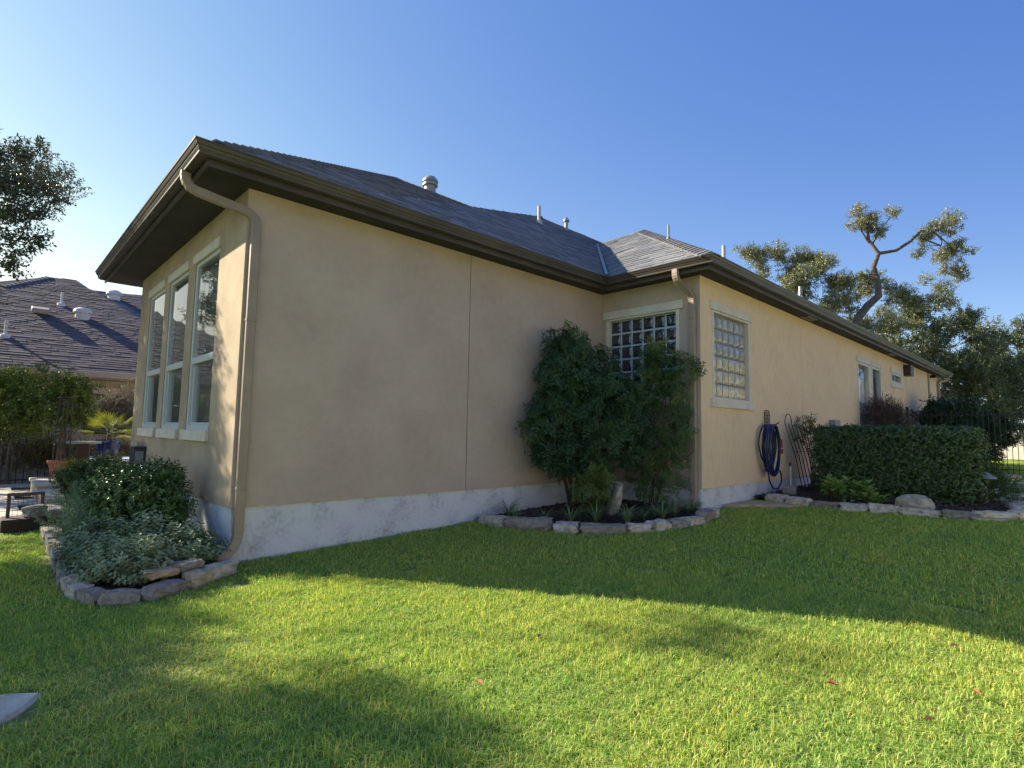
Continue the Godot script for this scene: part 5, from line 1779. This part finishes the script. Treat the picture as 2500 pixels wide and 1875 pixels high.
	m.tube([Vector3(-0.64, 1.63, -7.4), Vector3(-0.64, 2.05, -7.45)], [0.004, 0.004], 5)
	put(m, "hook", M.iron, t)
	# blue pot with a palm, dark pedestal table, small pot
	t = thing("blue_pot", "large glazed dark blue pot on the porch", "pot", Vector3(0.2, 0.56, -8.5))
	m = MB.new()
	m.lathe(Vector3(0.2, 0.56, -8.5), [Vector2(0.0, 0.0), Vector2(0.14, 0.0), Vector2(0.19, 0.2), Vector2(0.2, 0.34), Vector2(0.215, 0.36), Vector2(0.215, 0.39), Vector2(0.18, 0.39), Vector2(0.18, 0.35), Vector2(0.0, 0.34)], 24)
	put(m, "body", M.cobalt, t)
	t = thing("palm", "yellow-green fan palm in the blue pot", "palm", Vector3(0.2, 0.9, -8.5))
	m = MB.new()
	m.tube([Vector3(0.2, 0.88, -8.5), Vector3(0.2, 1.1, -8.5)], [0.05, 0.035], 8)
	put(m, "trunk", M.bark, t)
	rng.seed = 331
	for k in 17:
		m = MB.new()
		m.tinted = true
		var a := k * 2.4
		var el := rnd(-0.15, 1.1)
		var d := Vector3(cos(a) * cos(el), sin(el), sin(a) * cos(el))
		var b := Vector3(0.2, 1.08, -8.5)
		var hub := b + d * rnd(0.22, 0.36)
		m.col = Color(0.12, 0.17, 0.045)
		m.tube([b, hub], [0.005, 0.004], 4)
		var sv := d.cross(Vector3.UP).normalized()
		var uv := sv.cross(d)
		for j in 15:
			var ang := lerpf(-1.25, 1.25, j / 14.0)
			var ld := (d * cos(ang) + sv * sin(ang) - Vector3.UP * 0.25 * absf(ang)).normalized()
			m.col = Color(0.17, 0.22, 0.05).lerp(Color(0.34, 0.35, 0.09), rng.randf())
			m.leaf(hub, ld, uv, rnd(0.26, 0.36), 0.02, 0.3)
		put(m, "frond", M.leaf, t)
	t = thing("pedestal_table", "dark pedestal side table beside the blue pot", "table", Vector3(-0.25, 0.46, -8.2))
	m = MB.new()
	m.lathe(Vector3(-0.25, 0.46, -8.2), [Vector2(0.0, 0.46), Vector2(0.30, 0.46), Vector2(0.30, 0.42), Vector2(0.12, 0.41), Vector2(0.0, 0.40)], 20)
	put(m, "table_top", M.steel_box, t)
	m = MB.new()
	m.box(Vector3(-0.35, 0.46, -8.3), Vector3(-0.15, 0.87, -8.1), 0.01)
	put(m, "pedestal", M.brown_pot, t)
	t = thing("flower_pot", "small dark pot of pale leafy flowers on the lowest step", "pot", Vector3(-0.68, 0.25, -4.9))
	m = MB.new()
	m.lathe(Vector3(-0.74, 0.25, -4.9), [Vector2(0.0, 0.0), Vector2(0.07, 0.0), Vector2(0.09, 0.16), Vector2(0.075, 0.16), Vector2(0.0, 0.14)], 16)
	put(m, "body", M.brown_pot, t)
	foliage(t, "foliage", [[-0.74, 0.47, -4.9, 0.11]], rd, M.leaf, 9000, 0.9, 1.3, Color(0.11, 0.16, 0.05), Color(0.26, 0.30, 0.14), 333, 0.8)
	# the broad-leaved rosette above the dark shrub
	t = thing("mullein", "upright plant with broad pale green strap leaves behind the dark shrub", "plant", Vector3(-0.28, 0.4, -5.4))
	rng.seed = 341
	for k in 12:
		m = MB.new()
		m.tinted = true
		m.col = Color(0.19, 0.26, 0.10) * rnd(0.85, 1.15)
		var a := k * 2.4
		var d := Vector3(cos(a), 0, sin(a))
		var w := Vector3(-d.z, 0, d.x) * 0.028
		var pv := Vector3(-0.28, 0.50 + k * 0.02, -5.4)
		for j in 4:
			var tt := (j + 1) / 4.0
			var p := Vector3(-0.28, 0.50 + k * 0.02, -5.4) + d * 0.26 * tt + Vector3.UP * (0.22 * tt - 0.2 * tt * tt)
			var ww := [1.0, 1.25, 0.9, 0.1][j] as float
			var w0 := [0.4, 1.0, 1.25, 0.9][j] as float
			m.quad(pv - w * w0, pv + w * w0, p + w * ww, p - w * ww, Vector3.UP)
			pv = p
		put(m, "leaf", M.leaf_soft, t)
	m = MB.new()
	m.tube([Vector3(-0.28, 0.3, -5.4), Vector3(-0.28, 0.86, -5.4)], [0.016, 0.008], 6)
	put(m, "stem", M.stem, t)
	t = thing("lantana", "loose yellow-flecked shrub in front of the porch", "shrub", Vector3(-0.2, 0.4, -6.2))
	foliage(t, "foliage", [[-0.3, 0.52, -5.9, 0.2], [-0.1, 0.55, -6.0, 0.22], [-0.55, 0.5, -6.3, 0.18]], rd, M.leaf, 2600, 1.1, 1.7, Color(0.07, 0.11, 0.03), Color(0.32, 0.33, 0.07), 351, 0.8)
	# privets
	for q in [["tall bright green privet at the left edge of the photo", 1, [[-1.50, 1.95, -9.3, 0.37], [-1.28, 2.10, -9.2, 0.30], [-1.08, 1.86, -9.0, 0.33], [-1.30, 1.52, -9.0, 0.40], [-1.04, 1.45, -8.8, 0.32], [-1.40, 1.25, -9.0, 0.32], [-1.10, 1.18, -8.9, 0.28], [-1.75, 1.7, -9.3, 0.42], [-1.7, 1.3, -9.2, 0.4]], Vector3(-1.3, 0.05, -9.1)], ["tall bright green privet behind the terracotta pot", 2, [[-0.78, 2.12, -8.29, 0.28], [-0.88, 1.84, -8.41, 0.25], [-0.60, 1.96, -8.13, 0.28], [-0.41, 1.77, -7.97, 0.25], [-0.75, 1.60, -8.18, 0.27], [-0.52, 1.53, -7.97, 0.27], [-0.62, 1.30, -8.09, 0.22], [-0.34, 1.93, -7.88, 0.17]], Vector3(-0.62, 0.33, -8.1)]]:
		t = thing("privet", q[0], "shrub", q[3])
		foliage(t, "foliage", q[2], br, M.leaf, 1250, 0.8, 1.25, Color(0.075, 0.125, 0.026), Color(0.185, 0.25, 0.055), 360 + q[1], 0.5)
		var b: Vector3 = q[3]
		for k in 3:
			var bb := b + Vector3(rnd(-0.12, 0.12), 0, rnd(-0.1, 0.1))
			var st := MB.new()
			st.tube([bb, bb + Vector3(rnd(-0.05, 0.05), 0.6, rnd(-0.05, 0.05)), bb + Vector3(rnd(-0.15, 0.15), 1.2, rnd(-0.1, 0.1))], [0.022, 0.018, 0.012], 6)
			put(st, "stem", M.bark, t)
	t = thing("twiggy_hedge", "thin brown and yellow twiggy hedge along the left iron fence", "hedge", Vector3(-1.5, 0.0, -9.6))
	var cl := []
	rng.seed = 371
	for k in 22:
		cl.append([-3.4 + k * 0.2, rnd(0.2, 1.0), -9.9 + rnd(-0.2, 0.2), 0.3])
	foliage(t, "twigs", cl, sprig("twigs", 6), M.twig, 420, 1.2, 2.0, Color(0.10, 0.08, 0.045), Color(0.22, 0.18, 0.10), 372, 0.6)
	foliage(t, "foliage", cl, rd, M.leaf, 520, 1.1, 1.8, Color(0.12, 0.15, 0.03), Color(0.34, 0.34, 0.08), 373, 0.6)
	t = thing("porch_shrub", "bare-twigged grey shrub in front of the neighbour's window", "shrub", Vector3(0.6, 0.0, -10.8))
	cl = []
	for k in 9:
		cl.append([0.1 + k * 0.16, rnd(1.3, 1.9), -10.8 + rnd(-0.3, 0.3), 0.3])
	foliage(t, "twigs", cl, sprig("twigs", 6), M.twig, 400, 1.3, 2.2, Color(0.14, 0.12, 0.09), Color(0.28, 0.24, 0.19), 374, 0.6)
	foliage(t, "foliage", cl, rd, M.leaf, 330, 1.1, 1.8, Color(0.09, 0.11, 0.03), Color(0.22, 0.22, 0.07), 375, 0.6)
	limbs(t, "stems", [Vector3(0.7, -0.2, -10.8), Vector3(0.7, 0.7, -10.8)], [0.04, 0.03], cl, M.bark, 0.008, 5, 376)
	# left iron fence
	iron_fence("iron_fence", "black iron picket fence behind the left shrubs", Vector3(-5.0, 0.0, -9.4), Vector3(-0.3, 0.0, -9.4), 1.15, 0.11, [0.12, 0.72, 1.1], 1.6)

func iron_fence(called: String, label: String, a: Vector3, b: Vector3, h: float, gap: float, rails: Array, post_gap: float) -> Node3D:
	var t := thing(called, label, "fence", a)
	var d := (b - a).normalized()
	var l := a.distance_to(b)
	for y in rails:
		var m := MB.new()
		m.bar(a + Vector3.UP * y, b + Vector3.UP * y, 0.022, 0.022)
		put(m, "rail", M.iron, t)
	var unit := MB.new()
	unit.box(Vector3(-0.007, 0.03, -0.007), Vector3(0.007, h, 0.007))
	var um := unit.mesh()
	var k := gap
	while k < l - 0.03:
		var o := put(um, "picket", M.iron, t)
		o.position = a + d * k - gpos(t)
		k += gap
	var pu := MB.new()
	pu.box(Vector3(-0.028, -0.1, -0.028), Vector3(0.028, h + 0.1, 0.028), 0.003)
	pu.box(Vector3(-0.034, h + 0.1, -0.034), Vector3(0.034, h + 0.13, 0.034), 0.006)
	var pm := pu.mesh()
	k = 0.0
	while k < l + 0.02:
		var o := put(pm, "post", M.iron, t)
		o.position = a + d * k - gpos(t)
		k += minf(post_gap, l)
	return t

func build_right_garden() -> void:
	# hose on its hanger
	var t := thing("hose_hanger", "iron hose hanger with a honeycomb back plate on the wall", "hose hanger", Vector3(7.86, 1.5, 1.75))
	var m := MB.new()
	var cx := 7.86
	var ring := []
	var rr := []
	for q in [[-0.1, 1.42], [-0.1, 1.66], [-0.07, 1.70], [0.07, 1.70], [0.1, 1.66], [0.1, 1.42], [-0.1, 1.42]]:
		ring.append(Vector3(cx + q[0], q[1], 1.765))
		rr.append(0.007)
	m.tube(ring, rr, 6)
	for r in 4:
		for c in 3:
			var x := cx - 0.06 + c * 0.06 + (0.03 if r % 2 else 0.0)
			var hx := []
			var hr := []
			for k in 7:
				hx.append(Vector3(x + cos(TAU * k / 6.0 + 0.52) * 0.03, 1.48 + r * 0.055 + sin(TAU * k / 6.0 + 0.52) * 0.034, 1.765))
				hr.append(0.0045)
			if x < cx + 0.08:
				m.tube(hx, hr, 4)
	put(m, "back_plate", M.iron, t)
	m = MB.new()
	m.tube([Vector3(cx - 0.02, 1.46, 1.765), Vector3(cx - 0.02, 1.45, 1.90), Vector3(cx - 0.02, 1.50, 1.96)], [0.01, 0.01, 0.01], 6)
	m.tube([Vector3(cx - 0.12, 1.44, 1.86), Vector3(cx + 0.08, 1.44, 1.86)], [0.012, 0.012], 6)
	put(m, "arm", M.iron, t)
	t = thing("garden_hose", "coiled dark blue garden hose hanging on the wall", "hose", Vector3(7.72, 1.0, 1.86))
	rng.seed = 401
	m = MB.new()
	var pts := []
	var rs := []
	for lp in 9:
		var hw := rnd(0.20, 0.32)
		var hb := rnd(0.62, 0.86)
		var z := 1.80 + lp * 0.018
		for k in 20:
			var a := TAU * k / 20.0 + PI * 0.5
			var sx := cos(a) * hw * (1.0 - 0.25 * maxf(0.0, -sin(a)))
			var y := 1.46 + (sin(a) - 1.0) * 0.5 * hb + rnd(-0.004, 0.004)
			pts.append(Vector3(7.72 + sx + rnd(-0.004, 0.004), y, z + rnd(-0.004, 0.004)))
			rs.append(0.0135)
	m.tube(pts, rs, 7)
	put(m, "coil", M.hose, t)
	m = MB.new()
	m.tube([Vector3(7.5, 0.75, 1.9), Vector3(7.56, 0.55, 1.9), Vector3(7.7, 0.42, 1.9), Vector3(7.9, 0.40, 1.9), Vector3(8.06, 0.5, 1.9), Vector3(8.06, 0.64, 1.9), Vector3(7.98, 0.71, 1.9), Vector3(7.86, 0.70, 1.9)], [0.0135, 0.0135, 0.0135, 0.0135, 0.0135, 0.0135, 0.0135, 0.0135], 8)
	put(m, "tail", M.hose, t)
	m = MB.new()
	m.tube([Vector3(7.96, 1.22, 1.95), Vector3(7.97, 1.08, 1.95)], [0.018, 0.02], 8)
	m.tube([Vector3(7.97, 1.06, 1.95), Vector3(7.97, 0.98, 1.95)], [0.026, 0.022], 8)
	put(m, "nozzle", M.red, t)
	m = MB.new()
	m.tube([Vector3(7.98, 0.71, 1.9), Vector3(7.92, 0.72, 1.9)], [0.017, 0.017], 8)
	put(m, "coupling", M.brass, t)
	# white standpipe
	t = thing("standpipe", "thin pale riser pipe standing beside the trellis", "pipe", Vector3(8.02, 0.3, 2.06))
	m = MB.new()
	m.tube([Vector3(8.02, 0.25, 2.06), Vector3(8.02, 0.78, 2.06)], [0.016, 0.016], 10)
	put(m, "riser", M.pvc, t)
	m = MB.new()
	m.tube([Vector3(8.02, 0.781, 2.06), Vector3(8.02, 0.84, 2.06)], [0.02, 0.016], 8)
	put(m, "head", M.dark, t)
	# trellis
	t = thing("trellis", "black iron trellis with an arched top leaning on the wall", "trellis", Vector3(9.0, 0.3, 1.95))
	for k in 5:
		m = MB.new()
		var bx := 8.78 + k * 0.17
		var tx := 8.5 + k * 0.16
		m.tube([Vector3(bx, 0.28, 2.0), Vector3((bx + tx) * 0.5, 0.9, 1.94), Vector3(tx, 1.5, 1.82)], [0.008, 0.008, 0.008], 6)
		put(m, "bar", M.iron, t)
	for q in [[8.5, 8.82]]:
		m = MB.new()
		var arc := []
		var ar := []
		for k in 9:
			var a := PI * k / 8.0
			arc.append(Vector3((q[0] + q[1]) * 0.5 - cos(a) * 0.16, 1.5 + sin(a) * 0.17, 1.82))
			ar.append(0.008)
		m.tube(arc, ar, 6)
		put(m, "arch", M.iron, t)
	for y in [0.55, 1.0]:
		m = MB.new()
		m.tube([Vector3(8.78 - (y - 0.28) * 0.23, y, 1.97 - y * 0.06), Vector3(9.46 - (y - 0.28) * 0.23, y, 1.97 - y * 0.06)], [0.006, 0.006], 5)
		put(m, "cross_bar", M.iron, t)
	# path lamp
	t = thing("path_lamp", "dark conical path lamp on a short post by the hedge end", "path light", Vector3(9.1, 0.33, 4.42))
	m = MB.new()
	m.tube([Vector3(9.1, 0.28, 4.42), Vector3(9.1, 0.74, 4.42)], [0.014, 0.014], 8)
	put(m, "post", M.meter, t)
	m = MB.new()
	m.lathe(Vector3(9.1, 0.70, 4.42), [Vector2(0.0, 0.10), Vector2(0.02, 0.095), Vector2(0.13, 0.02), Vector2(0.135, 0.005), Vector2(0.12, 0.01), Vector2(0.0, 0.06)], 20)
	put(m, "shade", M.steel_box, t)
	# iron fence and gate
	iron_fence("iron_fence", "tall black iron picket fence running from the house wall to the gate", Vector3(18.35, 0.3, 1.80), Vector3(18.35, 0.3, 5.05), 1.78, 0.115, [0.18, 1.66], 3.25)
	t = thing("iron_gate", "black iron garden gate with upright bars at the right edge", "gate", Vector3(18.35, 0.3, 5.15))
	m = MB.new()
	m.bar(Vector3(18.35, 0.42, 5.16), Vector3(18.35, 0.42, 6.2), 0.03, 0.04)
	m.bar(Vector3(18.35, 1.9, 5.16), Vector3(18.35, 1.9, 6.2), 0.03, 0.04)
	m.bar(Vector3(18.35, 0.4, 5.16), Vector3(18.35, 1.95, 5.16), 0.035, 0.035)
	m.bar(Vector3(18.35, 0.4, 6.2), Vector3(18.35, 1.95, 6.2), 0.035, 0.035)
	put(m, "gate_frame", M.iron, t)
	for k in 9:
		m = MB.new()
		m.bar(Vector3(18.35, 0.44, 5.26 + k * 0.1), Vector3(18.35, 1.88, 5.26 + k * 0.1), 0.014, 0.014)
		put(m, "picket", M.iron, t)
	m = MB.new()
	m.box(Vector3(18.33, 0.44, 5.2), Vector3(18.37, 1.0, 6.15))
	put(m, "kick_plate", M.iron, t)
	m = MB.new()
	m.bar(Vector3(18.35, 0.2, 6.28), Vector3(18.35, 2.2, 6.28), 0.06, 0.06)
	tag(put(m, "gate_post", M.iron), "black square post on the far side of the iron gate", "post")
	m = MB.new()
	var arc := []
	var ar := []
	for k in 15:
		var a := PI * k / 14.0
		arc.append(Vector3(18.9, 1.55 + sin(a) * 0.75, 6.0 - cos(a) * 0.75))
		ar.append(0.022)
	arc.push_front(Vector3(18.9, 0.3, 5.25))
	ar.append(0.022)
	arc.push_back(Vector3(18.9, 0.3, 6.75))
	ar.append(0.022)
	m.tube(arc, ar, 8)
	tag(put(m, "garden_arch", M.steel_box), "grey metal hoop arch just behind the iron gate", "arch")

# ------------------------------------------------------------------ trees
func split(clumps: Array, n: int, sd: int, k := 0.55) -> Array:
	# smaller, uneven clumps in place of each one
	rng.seed = sd
	var out := []
	for q in clumps:
		for i in n:
			var d: Vector3 = Vector3(rng.randfn(), rng.randfn() * 0.8, rng.randfn()).normalized() * q[3] * rnd(0.35, 1.0)
			out.append([q[0] + d.x, q[1] + d.y, q[2] + d.z, q[3] * rnd(0.6, 1.25) * k])
	return out

func build_trees() -> void:
	var ok := sprig("oak", 7)
	var t := thing("oak_tree", "live oak with a bare crooked limb rising above the far end of the roof", "tree", Vector3(25.6, 0.3, -2.6))
	var crown := [[25.5, 11.0, -0.7, 0.62], [25.9, 10.8, -0.3, 0.62], [25.8, 10.3, -0.5, 0.45], [25.2, 10.6, -1.0, 0.42], [26.3, 11.2, 0.1, 0.34], [26.1, 10.2, -0.3, 0.40], [27.4, 10.2, 1.1, 0.72], [27.4, 10.3, 1.7, 0.70], [28.5, 9.5, 2.0, 0.66], [28.6, 9.6, 1.4, 0.62], [28.8, 9.7, 2.3, 0.42], [27.3, 9.5, 0.8, 0.46], [28.4, 8.7, 1.8, 0.56], [28.8, 8.6, 2.2, 0.5], [28.0, 8.1, 1.4, 0.60], [28.4, 7.5, 1.6, 0.58], [28.3, 7.4, 0.8, 0.66]]
	var mass := [[22.7, 9.6, -4.9, 0.5], [23.2, 9.6, -4.4, 0.66], [24.0, 9.5, -3.7, 0.8], [24.7, 9.6, -3.0, 0.7], [25.2, 9.3, -2.5, 0.66], [23.4, 8.9, -4.3, 0.6], [24.2, 8.7, -3.6, 0.8], [23.9, 8.2, -2.5, 0.85], [24.5, 8.2, -2.0, 0.77], [25.1, 8.0, -1.4, 0.7], [23.5, 7.6, -3.0, 0.66], [24.4, 7.3, -2.2, 0.8], [25.2, 7.0, -1.5, 0.8], [26.8, 8.3, -1.1, 0.6], [27.3, 8.1, -0.7, 0.8], [27.7, 7.5, -0.4, 0.72], [27.1, 6.6, -1.1, 0.84], [27.9, 6.4, -0.3, 0.84], [24.4, 6.4, -2.6, 0.8], [25.8, 6.2, -2.4, 0.8]]
	var limb := [Vector3(25.6, 0.2, -2.6), Vector3(25.5, 2.2, -2.4), Vector3(25.2, 4.2, -1.9), Vector3(25.4, 5.6, -1.4), Vector3(25.5, 6.4, -1.2), Vector3(25.8, 7.0, -0.85), Vector3(26.15, 7.45, -0.5), Vector3(26.15, 8.1, -0.5), Vector3(25.92, 8.7, -0.6), Vector3(26.0, 9.3, -0.4), Vector3(25.75, 9.9, -0.7), Vector3(25.6, 10.5, -0.7)]
	limbs(t, "trunk", limb, [0.36, 0.28, 0.22, 0.19, 0.17, 0.16, 0.15, 0.125, 0.11, 0.09, 0.07, 0.04], [], M.bark)
	var lm := MB.new()
	lm.tube([Vector3(26.0, 9.3, -0.4), Vector3(26.55, 9.45, 0.15), Vector3(26.95, 9.85, 0.6), Vector3(27.2, 10.3, 0.95), Vector3(27.6, 10.3, 1.3), Vector3(28.5, 9.7, 1.8)], [0.075, 0.07, 0.062, 0.052, 0.04, 0.02], 7)
	lm.tube([Vector3(25.75, 9.8, -0.7), Vector3(25.5, 10.3, -0.9), Vector3(25.3, 10.9, -1.0)], [0.05, 0.03, 0.012], 6)
	lm.tube([Vector3(25.9, 9.75, -0.6), Vector3(26.0, 10.3, -0.3), Vector3(26.3, 11.0, 0.1)], [0.045, 0.03, 0.012], 6)
	put(lm, "limb", M.bark, t)
	limbs(t, "branches", [Vector3(25.2, 4.2, -1.9), Vector3(24.9, 6.2, -2.6), Vector3(24.5, 7.6, -3.0)], [0.15, 0.11, 0.07], mass, M.bark, 0.02, 6, 431)
	limbs(t, "branches", [Vector3(27.2, 10.0, 0.9), Vector3(28.0, 9.7, 1.5)], [0.04, 0.03], crown.slice(6), M.bark, 0.012, 5, 432)
	var fine := split(crown, 4, 4330, 0.5)
	limbs(t, "twigs", [Vector3(27.2, 10.1, 0.95), Vector3(27.6, 10.2, 1.3)], [0.03, 0.02], fine.slice(24), M.bark, 0.009, 4, 4332)
	limbs(t, "twigs", [Vector3(25.6, 10.2, -0.7), Vector3(25.6, 10.6, -0.7)], [0.03, 0.02], fine.slice(0, 24), M.bark, 0.009, 4, 4333)
	foliage(t, "crown", fine, ok, M.leaf_gloss, 470, 0.9, 1.4, Color(0.19, 0.20, 0.11), Color(0.33, 0.33, 0.19), 433, 0.5, 1.0)
	mass = split(mass, 4, 4340, 0.58)
	foliage(t, "crown", mass, ok, M.leaf_gloss, 420, 1.0, 1.5, Color(0.15, 0.165, 0.075), Color(0.34, 0.33, 0.16), 434, 0.5, 1.0)
	t = thing("oak_tree", "broad dark oak filling the gap right of the roof end", "tree", Vector3(33.5, 0.3, 0.8))
	mass = [[31.9, 7.3, -0.5, 1.0], [32.8, 7.4, 0.3, 1.15], [33.6, 7.2, 1.1, 1.1], [32.5, 6.1, -0.1, 1.4], [33.6, 5.9, 0.9, 1.4], [34.4, 6.2, 1.7, 1.0], [34.8, 5.0, 2.0, 1.3], [33.8, 4.5, 1.0, 1.3], [32.6, 5.0, -0.2, 1.0], [35.1, 3.6, 2.1, 1.2], [34.5, 3.1, 1.4, 1.1], [31.8, 5.9, -0.8, 1.0], [31.0, 5.0, -1.2, 1.2], [30.5, 6.2, -1.6, 1.1], [33.0, 3.4, 0.2, 1.2], [35.5, 2.4, 3.0, 1.1], [29.5, 4.4, -1.5, 1.2], [36.0, 4.4, 3.0, 1.2]]
	limbs(t, "trunk", [Vector3(33.5, 0.2, 0.6), Vector3(33.4, 2.0, 0.6), Vector3(33.2, 3.6, 0.5)], [0.4, 0.3, 0.22], mass, M.bark, 0.03, 6, 441)
	mass = split(mass, 4, 4420, 0.6)
	foliage(t, "crown", mass, ok, M.leaf_gloss, 270, 1.3, 2.0, Color(0.060, 0.088, 0.036), Color(0.20, 0.22, 0.10), 442, 0.5, 1.0)
	t = thing("oak_tree", "far green tree at the right edge behind the gate", "tree", Vector3(41.5, 0.3, 3.5))
	mass = [[40.5, 7.3, 2.1, 1.05], [41.4, 7.5, 3.0, 1.2], [42.2, 7.4, 3.8, 1.6], [41.0, 5.9, 2.4, 1.6], [42.0, 5.6, 3.3, 1.9], [41.3, 4.0, 2.5, 1.6], [42.3, 3.7, 3.4, 1.6], [40.7, 4.8, 2.0, 1.2], [43.0, 6.0, 5.0, 1.9], [43.5, 4.4, 6.0, 1.8], [44.0, 6.4, 7.5, 1.9], [44.5, 4.6, 9.0, 1.9]]
	limbs(t, "trunk", [Vector3(41.8, 0.2, 3.6), Vector3(41.7, 2.0, 3.5), Vector3(41.6, 3.4, 3.4)], [0.4, 0.32, 0.25], mass, M.bark, 0.03, 6, 451)
	mass = split(mass, 4, 4520, 0.6)
	foliage(t, "crown", mass, ok, M.leaf_gloss, 200, 1.6, 2.4, Color(0.065, 0.092, 0.036), Color(0.19, 0.21, 0.085), 452, 0.5, 1.0)
	# the oak on the left, whose crown hangs into the frame and dapples the wall and the lawn
	t = thing("oak_tree", "live oak on the left whose small-leaved branches hang into the sky", "tree", Vector3(-6.6, 0.0, -8.6))
	crown = [[-1.7, 4.9, -4.5, 0.25], [-1.5, 4.9, -4.4, 0.2], [-1.4, 5.0, -4.2, 0.12], [-1.7, 4.5, -4.6, 0.30], [-1.5, 4.5, -4.4, 0.24], [-1.3, 4.5, -4.2, 0.20], [-1.2, 4.32, -4.1, 0.11], [-1.05, 4.27, -3.95, 0.06], [-1.6, 4.2, -4.6, 0.30], [-1.5, 4.1, -4.4, 0.23], [-1.3, 4.1, -4.2, 0.13], [-1.6, 3.7, -4.6, 0.30], [-1.4, 3.8, -4.4, 0.23], [-1.3, 3.8, -4.3, 0.12], [-1.6, 3.4, -4.6, 0.20], [-1.85, 5.25, -4.6, 0.10], [-2.0, 4.2, -4.9, 0.48], [-2.1, 4.8, -5.0, 0.48], [-2.4, 4.4, -5.3, 0.55], [-2.3, 3.7, -5.1, 0.4]]
	rng.seed = 460
	var lit := [Vector3(0.45, 0, 1.75), Vector3(0.25, 0, 2.4), Vector3(0.9, 0, 2.6), Vector3(0.2, 0, 1.2), Vector3(0.6, 0, 3.3), Vector3(1.1, 0, 4.2), Vector3(0, 2.6, -0.3), Vector3(0, 1.9, -0.4), Vector3(0.1, 0, 2.9), Vector3(0.5, 0, 4.3)]
	var back := -SUN_TRAVEL.normalized()
	for k in 130:
		var p := Vector3(-5.6, 5.9, -8.2) + Vector3(rng.randfn(), rng.randfn() * 0.5, rng.randfn()) * Vector3(1.6, 1.5, 1.5)
		if p.y < 3.2 or p.y > 8.8:
			continue
		var r := rnd(0.45, 0.8)
		var okc := true
		for q in lit:
			var w: Vector3 = p - q
			var side := (w - back * w.dot(back)).length()
			if side < r + 0.12:
				okc = false
		if okc:
			crown.append([p.x, p.y, p.z, r])
	for k in 46:
		var w := Vector3(0.0, rnd(0.2, 2.6), rnd(-4.6, -0.3))
		if w.y > 1.5 and w.z > -1.6:
			continue
		var tt := rnd(4.6, 6.6)
		var p := w + back * tt
		var r := rnd(0.22, 0.42)
		var okc := true
		for q in lit:
			var e: Vector3 = p - q
			if (e - back * e.dot(back)).length() < r + 0.1:
				okc = false
		if okc:
			crown.append([p.x, p.y, p.z, r])
	limbs(t, "trunk", [Vector3(-6.6, -0.2, -8.6), Vector3(-6.5, 1.6, -8.5), Vector3(-6.2, 3.0, -8.2), Vector3(-5.8, 4.4, -8.0)], [0.32, 0.26, 0.22, 0.15], crown, M.bark, 0.014, 6, 461)
	foliage(t, "crown", crown, ok, M.leaf_gloss, 560, 0.7, 1.0, Color(0.050, 0.066, 0.034), Color(0.110, 0.120, 0.060), 462, 0.5, 1.0)

	t = thing("oak_tree", "young oak beside the left fence, seen mirrored in the tall windows", "tree", Vector3(-4.4, -0.3, -11.6))
	crown = []
	rng.seed = 470
	while crown.size() < 40:
		var p := Vector3(-3.7 + rng.randfn() * 0.9, 5.2 + rng.randfn() * 1.3, -11.4 + rng.randfn() * 0.9)
		var rel := p - CAM
		if rel.dot(Vector3(0.721, 0.018, 0.692)) / rel.dot(Vector3(0.689, 0.085, -0.72)) < -1.02 and p.y > 2.6:
			crown.append([p.x, p.y, p.z, rnd(0.35, 0.6)])
	limbs(t, "trunk", [Vector3(-4.4, -0.3, -11.6), Vector3(-4.3, 1.5, -11.6), Vector3(-4.0, 3.2, -11.5)], [0.2, 0.15, 0.1], crown, M.bark, 0.014, 6, 471)
	foliage(t, "crown", crown, ok, M.leaf_gloss, 420, 0.9, 1.3, Color(0.050, 0.070, 0.030), Color(0.12, 0.14, 0.06), 472, 0.5, 1.0)

func _ready() -> void:
	noise.seed = 3
	noise.frequency = 0.05
	noise.fractal_octaves = 3
	camera_and_light()
	make_materials()
	build_ground()
	build_house()
	build_neighbour()
	build_trees()
	build_shrubs()
	build_left_garden()
	build_right_garden()
	build_stones()
	build_lawn()
